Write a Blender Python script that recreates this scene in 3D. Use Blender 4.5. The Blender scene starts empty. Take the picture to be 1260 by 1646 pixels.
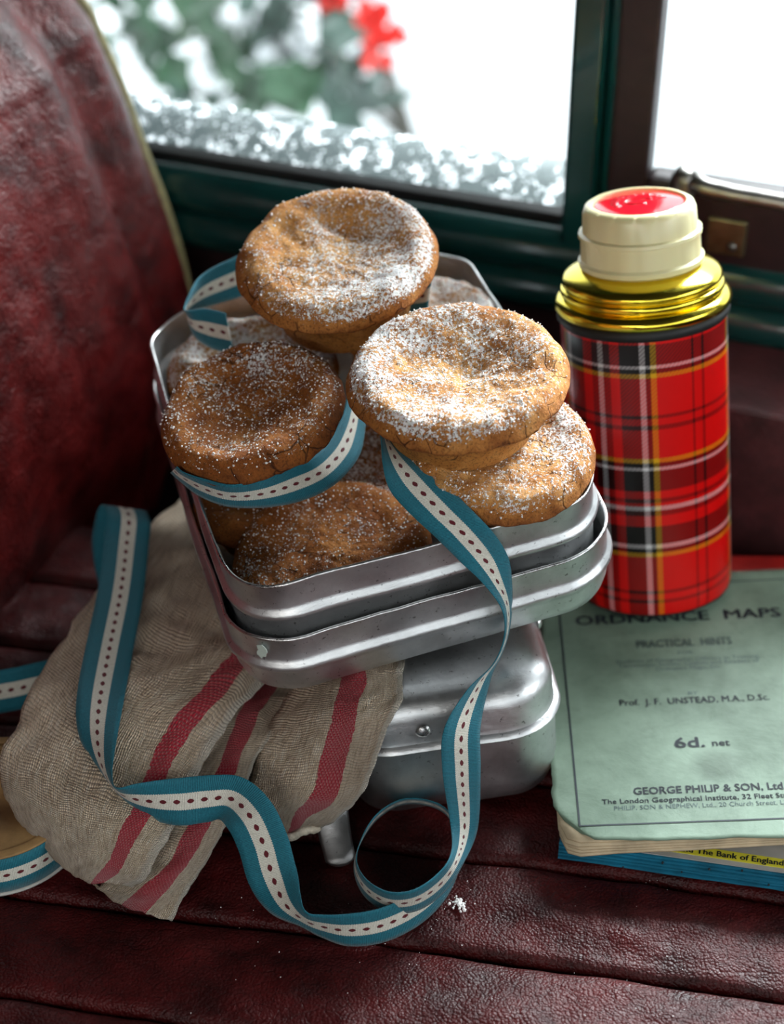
import bpy, bmesh, math, random
import numpy as np
from mathutils import Vector, Matrix, noise

S = bpy.context.scene
COL = S.collection
R = math.radians

# ------------------------------------------------------------------ camera
FPX, CX, CY, PITCH = 2900.0, 630.0, 823.0, R(36)
CAM = Vector((0, -.704, .641))
FWD = Vector((0, math.cos(PITCH), -math.sin(PITCH)))
UPV = Vector((0, math.sin(PITCH), math.cos(PITCH)))
RGT = Vector((1, 0, 0))
cd = bpy.data.cameras.new('camera')
cam = bpy.data.objects.new('camera', cd)
COL.objects.link(cam)
cam.location = CAM
cam.rotation_euler = (R(90) - PITCH, 0, 0)
cd.sensor_fit = 'HORIZONTAL'
cd.sensor_width = 36
cd.lens = 36 * FPX / 1260
cd.clip_start = .02
cd.clip_end = 200
cd.dof.use_dof = True
cd.dof.focus_distance = .83
cd.dof.aperture_fstop = 6.5
S.camera = cam

# ------------------------------------------------------------------ world, light, exposure
w = bpy.data.worlds.new('overcast_sky')
S.world = w
w.use_nodes = True
bg = w.node_tree.nodes['Background']
bg.inputs[0].default_value = (.90, .97, 1.0, 1)
bg.inputs[1].default_value = 1.15
S.view_settings.view_transform = 'Standard'
S.view_settings.look = 'None'
S.view_settings.gamma = 1
S.view_settings.use_curve_mapping = False
S.view_settings.exposure = 1.1

def area(name, loc, aim, size, size_y, power, col=(1, 1, 1)):
    l = bpy.data.lights.new(name, 'AREA')
    l.shape = 'RECTANGLE'
    l.size, l.size_y, l.energy, l.color = size, size_y, power, col
    o = bpy.data.objects.new(name, l)
    COL.objects.link(o)
    o.location = loc
    o.rotation_euler = (Vector(aim) - Vector(loc)).to_track_quat('-Z', 'Y').to_euler()
    return o

TH = R(20)
UD = Vector((math.cos(TH), -math.sin(TH), 0))     # along the car
VD = Vector((math.sin(TH), math.cos(TH), 0))      # out through the window
def cf(u, v, z): return UD * u + VD * v + Vector((0, 0, z))
def to_cf(p): return Vector((p.dot(UD), p.dot(VD), p.z))

area('daylight_side_window', cf(.27, .63, .73), (.02, .02, .12), .62, .45, 50, (.94, .97, 1))
area('daylight_windscreen', cf(1.15, .0, .72), (.05, 0, .12), .6, .4, 2.5, (.93, .97, 1))

area('fill_near_door', cf(.0, -1.12, .62), (-.04, -.02, .08), .7, .4, 4.4, (1, .97, .93))  # added fill lamp, out of view, to brighten towel, tin fronts and ribbon

# ------------------------------------------------------------------ pixel -> place in the scene
def ray(x, y): return FWD + RGT * ((x - CX) / FPX) - UPV * ((y - CY) / FPX)
def atz(x, y, z):
    d = ray(x, y)
    return CAM + d * ((z - CAM.z) / d.z)
KS = .970                                        # the stack of tins and pies stands this much nearer than first laid out
def near(p): return CAM + (p - CAM) * KS
def aty(x, y, Y):
    d = ray(x, y)
    return CAM + d * ((Y - CAM.y) / d.y)

# ------------------------------------------------------------------ object helpers
def tag(o, label=None, cat=None, group=None, kind=None):
    if label: o['label'] = label
    if cat: o['category'] = cat
    if group: o['group'] = group
    if kind: o['kind'] = kind
    return o

def empty(name, loc=(0, 0, 0), M=None):
    o = bpy.data.objects.new(name, None)
    o.empty_display_size = .02
    COL.objects.link(o)
    if M is not None:
        o.matrix_world = M
    else:
        o.location = loc
    return o

def frame(loc, M3):
    m = M3.to_4x4()
    m.translation = loc
    return m

def link(name, me, m=None, parent=None):
    o = bpy.data.objects.new(name, me)
    COL.objects.link(o)
    if m:
        me.materials.append(m)
    if parent:
        o.parent = parent
    return o

def mk(name, verts, faces, m=None, parent=None, smooth=True, uvs=None, attr=None):
    me = bpy.data.meshes.new(name)
    me.from_pydata([tuple(v) for v in verts], [], faces)
    if uvs:
        for un, uv in uvs.items():
            l = me.uv_layers.new(name=un)
            for i, lp in enumerate(me.loops):
                l.data[i].uv = uv[lp.vertex_index]
    if attr:
        for an, vals in attr.items():
            a = me.attributes.new(an, 'FLOAT', 'POINT')
            a.data.foreach_set('value', vals)
    if smooth:
        me.polygons.foreach_set('use_smooth', [True] * len(me.polygons))
    me.update()
    return link(name, me, m, parent)

def grid_faces(nr, nc, cyc=False, flip=False):
    f = []
    for i in range(nr - 1):
        for j in range(nc if cyc else nc - 1):
            a, b = i * nc + j, i * nc + (j + 1) % nc
            q = (a, b, b + nc, a + nc)
            f.append(q[::-1] if flip else q)
    return f

def fix(o):
    bm = bmesh.new()
    bm.from_mesh(o.data)
    bmesh.ops.remove_doubles(bm, verts=bm.verts, dist=1e-6)
    bmesh.ops.recalc_face_normals(bm, faces=bm.faces)
    bm.to_mesh(o.data)
    bm.free()
    return o

def sharp(o, ang=35):
    try:
        o.data.set_sharp_from_angle(angle=R(ang))
    except Exception:
        pass
    return o

def mod(o, t, **kw):
    d = o.modifiers.new(t.lower(), t)
    for k, v in kw.items():
        setattr(d, k, v)
    return d

def box(name, pts8, m, parent=None, bevel=.001, seg=2):
    f = [(0, 3, 2, 1), (4, 5, 6, 7), (0, 1, 5, 4), (1, 2, 6, 5), (2, 3, 7, 6), (3, 0, 4, 7)]
    o = fix(mk(name, pts8, f, m, parent, smooth=False))
    if bevel:
        mod(o, 'BEVEL', width=bevel, segments=seg, limit_method='ANGLE')
    return o

def cbox(name, u0, u1, v0, v1, z0, z1, m, parent=None, bevel=.001):
    p = [cf(u, v, z) for z in (z0, z1) for u, v in ((u0, v0), (u1, v0), (u1, v1), (u0, v1))]
    return box(name, p, m, parent, bevel)

def lathe(name, prof, m, parent=None, n=72, lobes=None, close=True):
    vs, uv = [], []
    for r, z in prof:
        for j in range(n):
            a = 2 * math.pi * j / n
            rr = r * (lobes(a, z) if lobes else 1)
            vs.append((rr * math.cos(a), rr * math.sin(a), z))
    o = mk(name, vs, grid_faces(len(prof), n, True), m, parent)
    bm = bmesh.new()
    bm.from_mesh(o.data)
    bmesh.ops.remove_doubles(bm, verts=bm.verts, dist=1e-6)
    bmesh.ops.recalc_face_normals(bm, faces=bm.faces)
    bm.to_mesh(o.data)
    bm.free()
    return o

def tube(name, pts, rad, m, parent=None, n=12, caps=True):
    pts = [Vector(p) for p in pts]
    vs = []
    up = Vector((0, 0, 1))
    for i, p in enumerate(pts):
        t = (pts[min(i + 1, len(pts) - 1)] - pts[max(i - 1, 0)]).normalized()
        s = t.cross(up)
        if s.length < .05:
            s = t.cross(Vector((0, 1, 0)))
        s.normalize()
        b = s.cross(t)
        r = rad[i] if isinstance(rad, (list, tuple)) else rad
        for j in range(n):
            a = 2 * math.pi * j / n
            vs.append(p + s * (r * math.cos(a)) + b * (r * math.sin(a)))
    f = grid_faces(len(pts), n, True)
    if caps:
        f += [tuple(range(n))[::-1], tuple(range((len(pts) - 1) * n, len(pts) * n))]
    return fix(mk(name, vs, f, m, parent))

def cat(p0, p1, p2, p3, t):
    return .5 * ((2 * p1) + (p2 - p0) * t + (2 * p0 - 5 * p1 + 4 * p2 - p3) * t * t + (3 * p1 - p0 - 3 * p2 + p3) * t ** 3)

def spline(P, k):
    """Catmull-Rom through the rows of P, k samples a span"""
    P = np.asarray(P, float)
    n = len(P)
    ext = np.vstack([2 * P[0] - P[1], P, 2 * P[-1] - P[-2]])
    out = [cat(ext[i], ext[i + 1], ext[i + 2], ext[i + 3], t / k) for i in range(n - 1) for t in range(k)]
    out.append(P[-1])
    return np.array(out)

def fbm(p, o=4): return noise.fractal(Vector(p), 1.0, 2.0, o, noise_basis='PERLIN_ORIGINAL')

# ------------------------------------------------------------------ materials
class N:
    def __init__(self, name):
        self.m = bpy.data.materials.new(name)
        self.m.use_nodes = True
        self.t = self.m.node_tree
        self.b = self.t.nodes['Principled BSDF']
        self.out = self.t.nodes['Material Output']
        self._tc = None
    def n(self, typ, **kw):
        x = self.t.nodes.new(typ)
        for k, v in kw.items():
            setattr(x, k, v)
        return x
    def l(self, a, b): self.t.links.new(a, b)
    def put(self, sock, v):
        if v is None: return
        if hasattr(v, 'is_output'): self.l(v, sock)
        elif isinstance(v, tuple) and len(v) == 3 and sock.type == 'RGBA': sock.default_value = (*v, 1)
        else: sock.default_value = v
    def co(self, k='Object'):
        if not self._tc: self._tc = self.n('ShaderNodeTexCoord')
        return self._tc.outputs[k]
    def uv(self, name):
        x = self.n('ShaderNodeUVMap'); x.uv_map = name
        return x.outputs[0]
    def sep(self, v):
        x = self.n('ShaderNodeSeparateXYZ'); self.l(v, x.inputs[0]); return x.outputs
    def math(self, op, a, b=None, c=None, clamp=False):
        x = self.n('ShaderNodeMath', operation=op, use_clamp=clamp)
        for i, v in enumerate((a, b, c)):
            if v is not None: self.put(x.inputs[i], v)
        return x.outputs[0]
    def noise(self, scale, detail=4, rough=.55, co=None, dist=0):
        x = self.n('ShaderNodeTexNoise')
        self.l(co or self.co(), x.inputs['Vector'])
        x.inputs['Scale'].default_value = scale
        x.inputs['Detail'].default_value = detail
        x.inputs['Roughness'].default_value = rough
        x.inputs['Distortion'].default_value = dist
        return x.outputs[0]
    def voro(self, scale, feature='F1', co=None, rnd=1.0):
        x = self.n('ShaderNodeTexVoronoi', feature=feature)
        self.l(co or self.co(), x.inputs['Vector'])
        x.inputs['Scale'].default_value = scale
        x.inputs['Randomness'].default_value = rnd
        return x.outputs['Distance']
    def ramp(self, fac, stops, interp='LINEAR'):
        x = self.n('ShaderNodeValToRGB')
        cr = x.color_ramp
        cr.interpolation = interp
        while len(cr.elements) < len(stops): cr.elements.new(.5)
        for e, (p, c) in zip(cr.elements, stops):
            e.position = p
            e.color = (*c, 1) if isinstance(c, tuple) else (c, c, c, 1)
        self.put(x.inputs[0], fac)
        return x.outputs[0]
    def mix(self, fac, a, b, blend='MIX'):
        x = self.n('ShaderNodeMix', data_type='RGBA', blend_type=blend)
        self.put(x.inputs[0], fac); self.put(x.inputs[6], a); self.put(x.inputs[7], b)
        return x.outputs[2]
    def scale(self, co, s):
        x = self.n('ShaderNodeMapping'); self.l(co, x.inputs[0]); x.inputs['Scale'].default_value = s
        return x.outputs[0]
    def bump(self, h, dist, strength=1.0, prev=None):
        x = self.n('ShaderNodeBump')
        x.inputs['Strength'].default_value = strength
        x.inputs['Distance'].default_value = dist
        self.l(h, x.inputs['Height'])
        if prev is not None: self.l(prev, x.inputs['Normal'])
        return x.outputs[0]
    def set(self, **kw):
        nm = dict(col='Base Color', rough='Roughness', metal='Metallic', spec='Specular IOR Level', normal='Normal', coat='Coat Weight',
                  coat_rough='Coat Roughness', sheen='Sheen Weight', sss='Subsurface Weight', trans='Transmission Weight', ior='IOR', alpha='Alpha')
        for k, v in kw.items(): self.put(self.b.inputs[nm[k]], v)
        return self.m

def plain(name, col, rough=.5, metal=0, spec=.5, coat=0, var=.12, bump=0, bscale=300):
    n = N(name)
    v = n.noise(bscale * .2, 4)
    d = tuple(c * (1 - var) for c in col)
    e = tuple(min(1, c * (1 + var)) for c in col)
    n.set(col=n.ramp(v, [(.3, d), (.7, e)]), rough=rough, metal=metal, spec=spec, coat=coat)
    if bump: n.set(normal=n.bump(n.noise(bscale, 5), bump))
    return n.m

def leather_mat(name, c0, c1, pebble=420, rough=.33, wrinkle=.0016, peb=.0006, seams=True):
    n = N(name)
    warp = n.noise(35, 5, .6)
    col = n.ramp(warp, [(.3, c0), (.5, tuple((a + b) / 2 for a, b in zip(c0, c1))), (.72, c1)])
    cell = n.voro(pebble)
    crack = n.voro(pebble * .22, 'DISTANCE_TO_EDGE')
    crk = n.ramp(crack, [(0, 0.), (.06, 1.)])
    col = n.mix(n.math('MULTIPLY', n.math('SUBTRACT', 1, crk), .35), col, tuple(c * .35 for c in c0))
    r = n.math('ADD', n.math('MULTIPLY', n.noise(90, 4), .3), rough - .13)
    b1 = n.bump(n.noise(48, 6, .65, dist=.8), wrinkle, 1)
    b2 = n.bump(n.math('ADD', n.math('MULTIPLY', cell, -1.0), n.math('MULTIPLY', crk, .25)), peb, 1, b1)
    return n.set(col=col, rough=r, spec=.23, normal=b2)

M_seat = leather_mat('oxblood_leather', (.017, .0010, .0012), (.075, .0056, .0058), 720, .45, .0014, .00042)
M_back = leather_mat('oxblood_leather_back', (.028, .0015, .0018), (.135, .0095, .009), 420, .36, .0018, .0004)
M_pipe = plain('olive_piping', (.36, .32, .15), .5, var=.25, bump=.0003, bscale=900)
M_dark_vinyl = plain('dark_maroon_vinyl', (.018, .005, .006), .45, var=.3, bump=.0004, bscale=500)
M_panel = plain('maroon_door_card', (.06, .014, .015), .5, var=.45, bump=.0006, bscale=300)
M_green = plain('dark_green_paint', (.004, .040, .037), .22, spec=.5, coat=.4, var=.2, bump=.0002, bscale=120)
M_rubber = plain('black_rubber', (.006, .007, .007), .6)
M_roof = plain('headlining', (.05, .045, .04), .9)

def alu_mat(name, base=.62, rough=.3, tint=(1, 1, 1)):
    n = N(name)
    sm = n.noise(40, 5, .6)
    fine = n.noise(500, 3, .6, co=n.scale(n.co(), (1, 1, 6)))
    spot = n.ramp(n.noise(330, 3, .7), [(.63, 0.), (.70, 1.)])
    lo = tuple(base * .72 * t for t in tint)
    hi = tuple(min(1, base * 1.12 * t) for t in tint)
    col = n.ramp(sm, [(.3, lo), (.7, hi)])
    col = n.mix(n.math('MULTIPLY', spot, .7), col, (.10, .10, .10))
    r = n.math('ADD', n.math('MULTIPLY', sm, .22), n.math('ADD', n.math('MULTIPLY', fine, .12), rough - .15))
    b = n.bump(n.noise(26, 4, .6), .0022, .55)
    b = n.bump(fine, .00018, .6, b)
    return n.set(col=col, rough=r, metal=1.0, normal=b)
M_alu = alu_mat('worn_aluminium', .76, .40, (.97, .99, 1))
M_alu_low = alu_mat('worn_aluminium_tin', .76, .38, (.97, .99, 1))
M_alu_edge = alu_mat('aluminium_rim', .85, .28)
M_zinc = alu_mat('grey_pitted_metal', .42, .5)

def ribbon_mat():
    n = N('teal_stitched_ribbon')
    s = n.sep(n.uv('UVMap'))
    u, v = s[0], s[1]
    edge_wob = n.math('MULTIPLY', n.math('SINE', n.math('MULTIPLY', u, 2 * math.pi / .0011)), .008)
    dv = n.math('ABSOLUTE', n.math('SUBTRACT', v, .5))
    band = n.math('LESS_THAN', n.math('ADD', dv, edge_wob), .175)
    ph = n.math('SUBTRACT', n.math('FRACT', n.math('DIVIDE', u, .0064)), .5)
    e1 = n.math('POWER', n.math('ABSOLUTE', n.math('DIVIDE', ph, .26)), 1.6)
    e2 = n.math('POWER', n.math('ABSOLUTE', n.math('DIVIDE', n.math('SUBTRACT', v, .5), .048)), 1.6)
    dash = n.math('LESS_THAN', n.math('ADD', e1, e2), 1.0)
    rib = n.math('SINE', n.math('MULTIPLY', u, 2 * math.pi / .00075))
    nz = n.noise(1500, 2)
    teal = n.ramp(n.math('ADD', n.math('MULTIPLY', rib, .25), nz), [(.2, (.006, .085, .125)), (.8, (.016, .185, .245))])
    cream = n.ramp(n.math('ADD', n.math('MULTIPLY', rib, .18), nz), [(.2, (.52, .50, .42)), (.8, (.78, .76, .68))])
    col = n.mix(band, teal, cream)
    col = n.mix(dash, col, (.115, .008, .014))
    h = n.math('ADD', n.math('MULTIPLY', rib, .5), n.math('MULTIPLY', dash, 1.2))
    return n.set(col=col, rough=.6, spec=.25, sheen=.15, normal=n.bump(h, .00016, .8))
M_ribbon = ribbon_mat()

def linen_mat():
    n = N('striped_linen')
    s = n.sep(n.uv('UVMap'))
    c = n.uv('Weave')
    wv = n.sep(c)
    wob = n.math('MULTIPLY', n.math('SUBTRACT', n.noise(60, 3, co=c), .5), .0035)
    wob2 = n.math('MULTIPLY', n.math('SUBTRACT', n.noise(50, 3, co=n.scale(c, (1, 1.3, 1))), .5), .0035)
    k = 2 * math.pi / .0027
    wx = n.math('SINE', n.math('MULTIPLY', n.math('ADD', wv[0], wob), k))
    wy = n.math('SINE', n.math('MULTIPLY', n.math('ADD', wv[1], wob2), k))
    weave = n.math('MULTIPLY', wx, wy)
    ht = n.math('MAXIMUM', n.math('ABSOLUTE', wx), n.math('ABSOLUTE', wy))
    slub = n.noise(420, 4, .7, co=n.scale(c, (1, .25, 1)))
    base = n.ramp(slub, [(.28, (.42, .29, .18)), (.5, (.78, .61, .43)), (.75, (.95, .85, .70))])
    gp = n.math('MINIMUM', n.math('ABSOLUTE', wx), n.math('ABSOLUTE', wy))
    gap = n.ramp(gp, [(.08, 1.), (.42, 0.)])
    base = n.mix(n.math('MULTIPLY', gap, .56), base, (.085, .062, .042))
    red = n.mix(n.ramp(weave, [(.35, 0.), (.6, .75)]), (.50, .008, .030), (.70, .22, .22))
    ed = n.math('MULTIPLY', n.math('SUBTRACT', n.noise(300, 2, co=c), .5), .03)
    su = n.math('ADD', s[0], ed)
    at = n.n('ShaderNodeAttribute'); at.attribute_name = 'stripe'
    stripe = n.math('LESS_THAN', n.math('ABSOLUTE', n.math('SUBTRACT', su, at.outputs['Fac'])), n.math('MULTIPLY', s[1], 1))
    ha = n.n('ShaderNodeAttribute'); ha.attribute_name = 'half'
    stripe = n.math('LESS_THAN', n.math('ABSOLUTE', n.math('SUBTRACT', su, at.outputs['Fac'])), ha.outputs['Fac'])
    col = n.mix(stripe, base, red)
    hem = n.ramp(su, [(.93, 0.), (.96, .7)])
    col = n.mix(hem, col, (.66, .61, .52))
    return n.set(col=col, rough=.9, spec=.1, sheen=.25, normal=n.bump(n.math('ADD', n.math('ADD', ht, gp), n.math('MULTIPLY', slub, .5)), .0010, .9))
M_linen = linen_mat()
M_hem = plain('linen_hem', (.62, .55, .44), .9, spec=.1, var=.35, bump=.0006, bscale=1400)

def crust_mat(name, lo, mid, hi, sug, fine=1.0):
    """baked crust; icing sugar lies where the 'sugar' attribute lets it"""
    n = N(name)
    oi = n.n('ShaderNodeObjectInfo')
    vm = n.n('ShaderNodeVectorMath', operation='ADD')
    cb = n.n('ShaderNodeCombineXYZ')
    for q in range(3): n.l(n.math('MULTIPLY', oi.outputs['Random'], 3.0 + q), cb.inputs[q])
    n.l(n.co(), vm.inputs[0]); n.l(cb.outputs[0], vm.inputs[1])
    pc = vm.outputs[0]
    n.co = lambda k='Object': pc
    at = n.n('ShaderNodeAttribute'); at.attribute_name = 'sugar'
    br = n.n('ShaderNodeAttribute'); br.attribute_name = 'brown'
    v = n.math('ADD', n.noise(70, 6, .65), n.math('MULTIPLY', br.outputs['Fac'], -1))
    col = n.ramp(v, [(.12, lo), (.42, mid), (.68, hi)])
    pore = n.ramp(n.noise(900, 3, .6), [(.32, .45), (.5, 1.)])
    col = n.mix(1, col, pore, 'MULTIPLY')
    wv = n.n('ShaderNodeTexNoise'); wv.inputs['Scale'].default_value = 60; n.l(n.co(), wv.inputs['Vector'])
    wm = n.n('ShaderNodeVectorMath', operation='MULTIPLY_ADD'); n.l(wv.outputs['Color'], wm.inputs[0]); wm.inputs[1].default_value = (.014, .014, .014); n.l(n.co(), wm.inputs[2])
    cd_ = n.voro(75, 'DISTANCE_TO_EDGE', co=wm.outputs[0])
    cmask = n.ramp(n.math('ADD', n.noise(38, 3), n.math('MULTIPLY', br.outputs['Fac'], .35)), [(.52, 0.), (.60, 1.)])
    crack = n.math('MULTIPLY', n.ramp(cd_, [(.0, 1.), (.035, 0.)]), cmask)
    col = n.mix(n.math('MULTIPLY', crack, .8), col, tuple(c * .3 for c in lo))
    sp = n.math('ADD', n.math('MULTIPLY', n.noise(620 * fine, 3, .6), .62), n.math('MULTIPLY', n.noise(1700 * fine, 2, .6), .38))
    dens = n.math('ADD', n.math('MULTIPLY', n.math('SUBTRACT', n.noise(55, 4, .6), .5), .22), at.outputs['Fac'])
    msk = n.math('MULTIPLY', n.math('SUBTRACT', n.math('ADD', sp, dens), .72), 14, clamp=True)
    col = n.mix(n.math('MULTIPLY', msk, sug), col, (.90, .89, .88))
    h1 = n.bump(n.noise(160, 6, .7), .0024, .8)
    h2 = n.bump(n.noise(1100, 4, .65), .0005, .8, h1)
    h2 = n.bump(n.math('MULTIPLY', crack, -1), .0012, .8, h2)
    h3 = n.bump(msk, .0006, .8, h2)
    return n.set(col=col, rough=.78, spec=.25, normal=h3, sss=.04)
M_crust = crust_mat('golden_crust', (.15, .036, .006), (.44, .170, .038), (.66, .34, .11), .97)
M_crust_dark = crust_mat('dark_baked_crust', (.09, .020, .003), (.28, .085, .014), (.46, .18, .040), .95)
M_case = crust_mat('pastry_case', (.17, .055, .010), (.40, .165, .035), (.56, .28, .08), .0)
M_sugar = plain('icing_sugar_grain', (.90, .89, .88), .8, var=.03)

def tartan_mat():
    n = N('red_tartan')
    c = n.sep(n.uv('UVMap'))       # x: angle in degrees, y: 0 (top) .. 1 (bottom)
    red, dk, bk, wh, ye, td = (.74, .012, .010), (.020, .002, .004), (.004, .004, .006), (.74, .72, .72), (.74, .50, .02), (.16, .004, .006)
    def sett(f, stops):
        x, pos, o = 0, 0, []
        return n.ramp(f, stops, 'CONSTANT')
    hst = [(0, red), (.012, dk), (.083, wh), (.097, bk), (.110, ye), (.126, red), (.255, td), (.268, red), (.292, td), (.305, red), (.408, ye), (.422, bk),
           (.438, wh), (.452, dk), (.525, red), (.552, td), (.568, red), (.580, wh), (.594, td), (.615, red), (.655, dk), (.722, wh), (.736, bk), (.752, ye), (.768, red),
           (.895, td), (.908, red), (.930, td), (.942, red)]
    h = sett(c[1], hst)
    ph = n.math('FRACT', n.math('DIVIDE', c[0], 144))
    a = lambda d: (d % 144) / 144
    vst = [(0, red)]
    for d, col in [(25, td), (27, red), (33.5, td), (36, red), (66, ye), (70, bk), (72.5, wh), (77, dk), (90.5, red), (98, td), (103, wh), (107, td), (112, red),
                   (119, dk), (132.4, wh), (136.6, bk), (140, ye)]:
        vst.append((a(d), col))
    v = sett(ph, vst)
    tw = n.math('FRACT', n.math('ADD', n.math('MULTIPLY', c[0], .34), n.math('MULTIPLY', c[1], 72)))
    f = n.ramp(tw, [(.3, .36), (.5, .62), (.8, .62), (.95, .36)])
    col = n.mix(f, h, v)
    g = n.n('ShaderNodeGamma'); n.l(col, g.inputs[0]); g.inputs[1].default_value = 1.6
    col = g.outputs[0]
    return n.set(col=col, rough=.34, spec=.4)
M_tartan = tartan_mat()
M_gold = N('gilt_metal').set(col=(.80, .63, .06), rough=.17, metal=1.0)
M_cream = N('cream_plastic').set(col=(.70, .645, .37), rough=.28, spec=.5, sss=.06)
M_redcap = plain('red_enamel', (.62, .006, .018), .14, coat=.5, var=.08)

def paper_mat(name, base, stain, mark=None):
    n = N(name)
    a = n.noise(14, 6, .6)
    b = n.noise(60, 5, .65)
    col = n.ramp(a, [(.28, stain), (.55, base), (.75, tuple(min(1, c * 1.1) for c in base))])
    col = n.mix(n.ramp(b, [(.55, 0.), (.8, .35)]), col, tuple(c * .55 for c in stain))
    if mark: col = n.mix(mark(n), col, tuple(c * .55 for c in stain))
    h = n.bump(n.noise(30, 6, .6, dist=.4), .0020, .6)
    return n.set(col=col, rough=.62, spec=.3, normal=h)
def smudge(n):
    # a grey thumb-worn stain below the price and a pale vertical crease
    c = n.sep(n.co())
    d = n.n('ShaderNodeVectorMath', operation='DISTANCE')
    cb = n.n('ShaderNodeCombineXYZ')
    n.l(c[0], cb.inputs[0]); n.l(c[1], cb.inputs[1])
    n.l(cb.outputs[0], d.inputs[0]); d.inputs[1].default_value = (.083, .0445, 0)
    f = n.math('ADD', n.math('DIVIDE', d.outputs['Value'], .024), n.math('MULTIPLY', n.noise(70, 4), .7))
    return n.ramp(f, [(.55, .55), (1.0, 0.)])
M_cover = paper_mat('green_paper', (.185, .262, .196), (.070, .112, .076), smudge)
M_pages = plain('yellowed_paper', (.50, .40, .26), .8, var=.3)
M_bluepaper = plain('blue_page_edge', (.008, .15, .25), .55, var=.4)
M_greypaper = plain('grey_glossy_paper', (.42, .41, .38), .4, var=.15)
M_yellow = plain('yellow_print', (.72, .66, .045), .5, var=.08)
M_ink = plain('black_ink', (.012, .02, .028), .7, var=.1)
M_inkfaint = plain('faded_ink', (.05, .085, .085), .7, var=.2)
M_redcloth = plain('red_book_cloth', (.42, .014, .010), .55, var=.15)
M_kraft = plain('brown_card', (.30, .175, .065), .75, var=.15, bump=.0002, bscale=900)
M_steel = plain('dull_steel', (.30, .29, .27), .38, metal=1, var=.3, bump=.0003, bscale=300)
M_bronze = plain('worn_bronze', (.20, .18, .10), .42, metal=1, var=.4, bump=.0003, bscale=300)
M_chrome = plain('chrome', (.8, .8, .8), .15, metal=1, var=.05)

def glass_mat():
    n = N('window_glass')
    t = n.n('ShaderNodeBsdfTransparent')
    g = n.n('ShaderNodeBsdfGlossy'); g.inputs['Roughness'].default_value = .02
    fr = n.n('ShaderNodeFresnel'); fr.inputs[0].default_value = 1.45
    t.inputs[0].default_value = (.96, .98, .98, 1)
    m = n.n('ShaderNodeMixShader')
    n.l(fr.outputs[0], m.inputs[0]); n.l(t.outputs[0], m.inputs[1]); n.l(g.outputs[0], m.inputs[2])
    n.l(m.outputs[0], n.out.inputs[0])
    return n.m
M_glass = glass_mat()

def ledge_mat():
    n = N('snow_flecked_ledge')
    a = n.math('ADD', n.math('MULTIPLY', n.noise(95, 5, .65), .6), n.math('MULTIPLY', n.noise(420, 3, .6), .4))
    msk = n.ramp(a, [(.525, 0.), (.60, 1.)])
    col = n.mix(msk, (.018, .028, .028), (.62, .66, .68))
    return n.set(col=col, rough=.6, normal=n.bump(msk, .001, .8))
M_ledge = ledge_mat()
M_snow = plain('snow', (.86, .88, .90), .8, var=.04)
M_leaf = plain('green_leaf', (.022, .062, .030), .5, var=.5)
M_leaf2 = plain('grey_green_leaf', (.035, .065, .052), .5, var=.45)
M_petal = plain('red_petal', (.75, .05, .04), .6, var=.2)
M_twig = plain('twig_bark', (.10, .09, .07), .8, var=.2)

# ================================================================== the setting
def struct(o): return tag(o, kind='structure')
U0, U1, WV = -.70, 1.00, .291
# window wall: door card under the sill, then the sill rolls
struct(cbox('wall_back', U0, U1, WV, WV + .06, -.45, .100, M_dark_vinyl, bevel=0))
def roll(name, vc, zc, rad, u0, u1, m, n=20):
    vs, nn = [], 14
    for k in range(2):
        for j in range(n):
            a = 2 * math.pi * j / n
            vs.append(cf((u0, u1)[k], vc + rad * math.cos(a), zc + rad * math.sin(a)))
    return struct(sharp(fix(mk(name, vs, grid_faces(2, n, True) + [tuple(range(n))[::-1], tuple(range(n, 2 * n))], m))))
roll('trim_1', WV + .002, .1265, .0155, U0, U1, M_green)
roll('trim_2', WV - .001, .1010, .0135, U0, U1, M_green)
struct(cbox('trim_3', U0, .003, WV + .008, WV + .020, .140, .1465, M_rubber))
# lower panel behind the flask
struct(cbox('trim_4', .085, U1, .208, .285, -.30, .0925, M_panel, bevel=.003))
# post between the two windows, with its moulded beads
struct(cbox('trim_5', .004, .0235, WV - .010, WV + .030, .115, .66, M_green, bevel=.003))
post = cbox('trim_6', .0225, .052, WV - .004, WV + .015, .115, .66, M_dark_vinyl, bevel=.002)
struct(post)
for uu, rr in ((.0215, .0030), (.0275, .0026)):
    tube('bead_moulding', [cf(uu, WV - .007, .115), cf(uu, WV - .007, .4), cf(uu, WV - .007, .66)], rr, M_green, post, 10)
# second window's sill
struct(cbox('trim_7', .052, U1, WV - .006, WV + .014, .115, .1865, M_dark_vinyl, bevel=.004))
# head rails, roof, far walls (out of view; they shut out the light as the car does)
struct(cbox('trim_8', U0, U1, WV - .005, WV + .03, .52, .72, M_green, bevel=.003))
struct(cbox('ceiling', U0 - .05, U1 + .05, -1.15, WV + .06, .715, .74, M_roof, bevel=0))
struct(cbox('wall_left', U0 - .04, U0, -1.15, WV + .06, -.45, .72, M_dark_vinyl, bevel=0))
struct(cbox('wall_right', U1, U1 + .04, -1.15, WV + .06, -.45, .30, M_dark_vinyl, bevel=0))
struct(cbox('wall_front', U0, U1, -1.17, -1.13, -.45, .20, M_dark_vinyl, bevel=0))
struct(cbox('door_1', U0, .30, -1.17, -1.13, .20, .72, M_dark_vinyl, bevel=0))
struct(cbox('floor', U0, U1, -1.15, WV, -.48, -.45, M_rubber, bevel=0))
# glass
g1 = struct(cbox('window_1', U0, .005, WV + .020, WV + .024, .143, .61, M_glass, bevel=0))
g2 = struct(cbox('window_2', .050, U1, WV + .016, WV + .020, .180, .61, M_glass, bevel=0))
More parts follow.
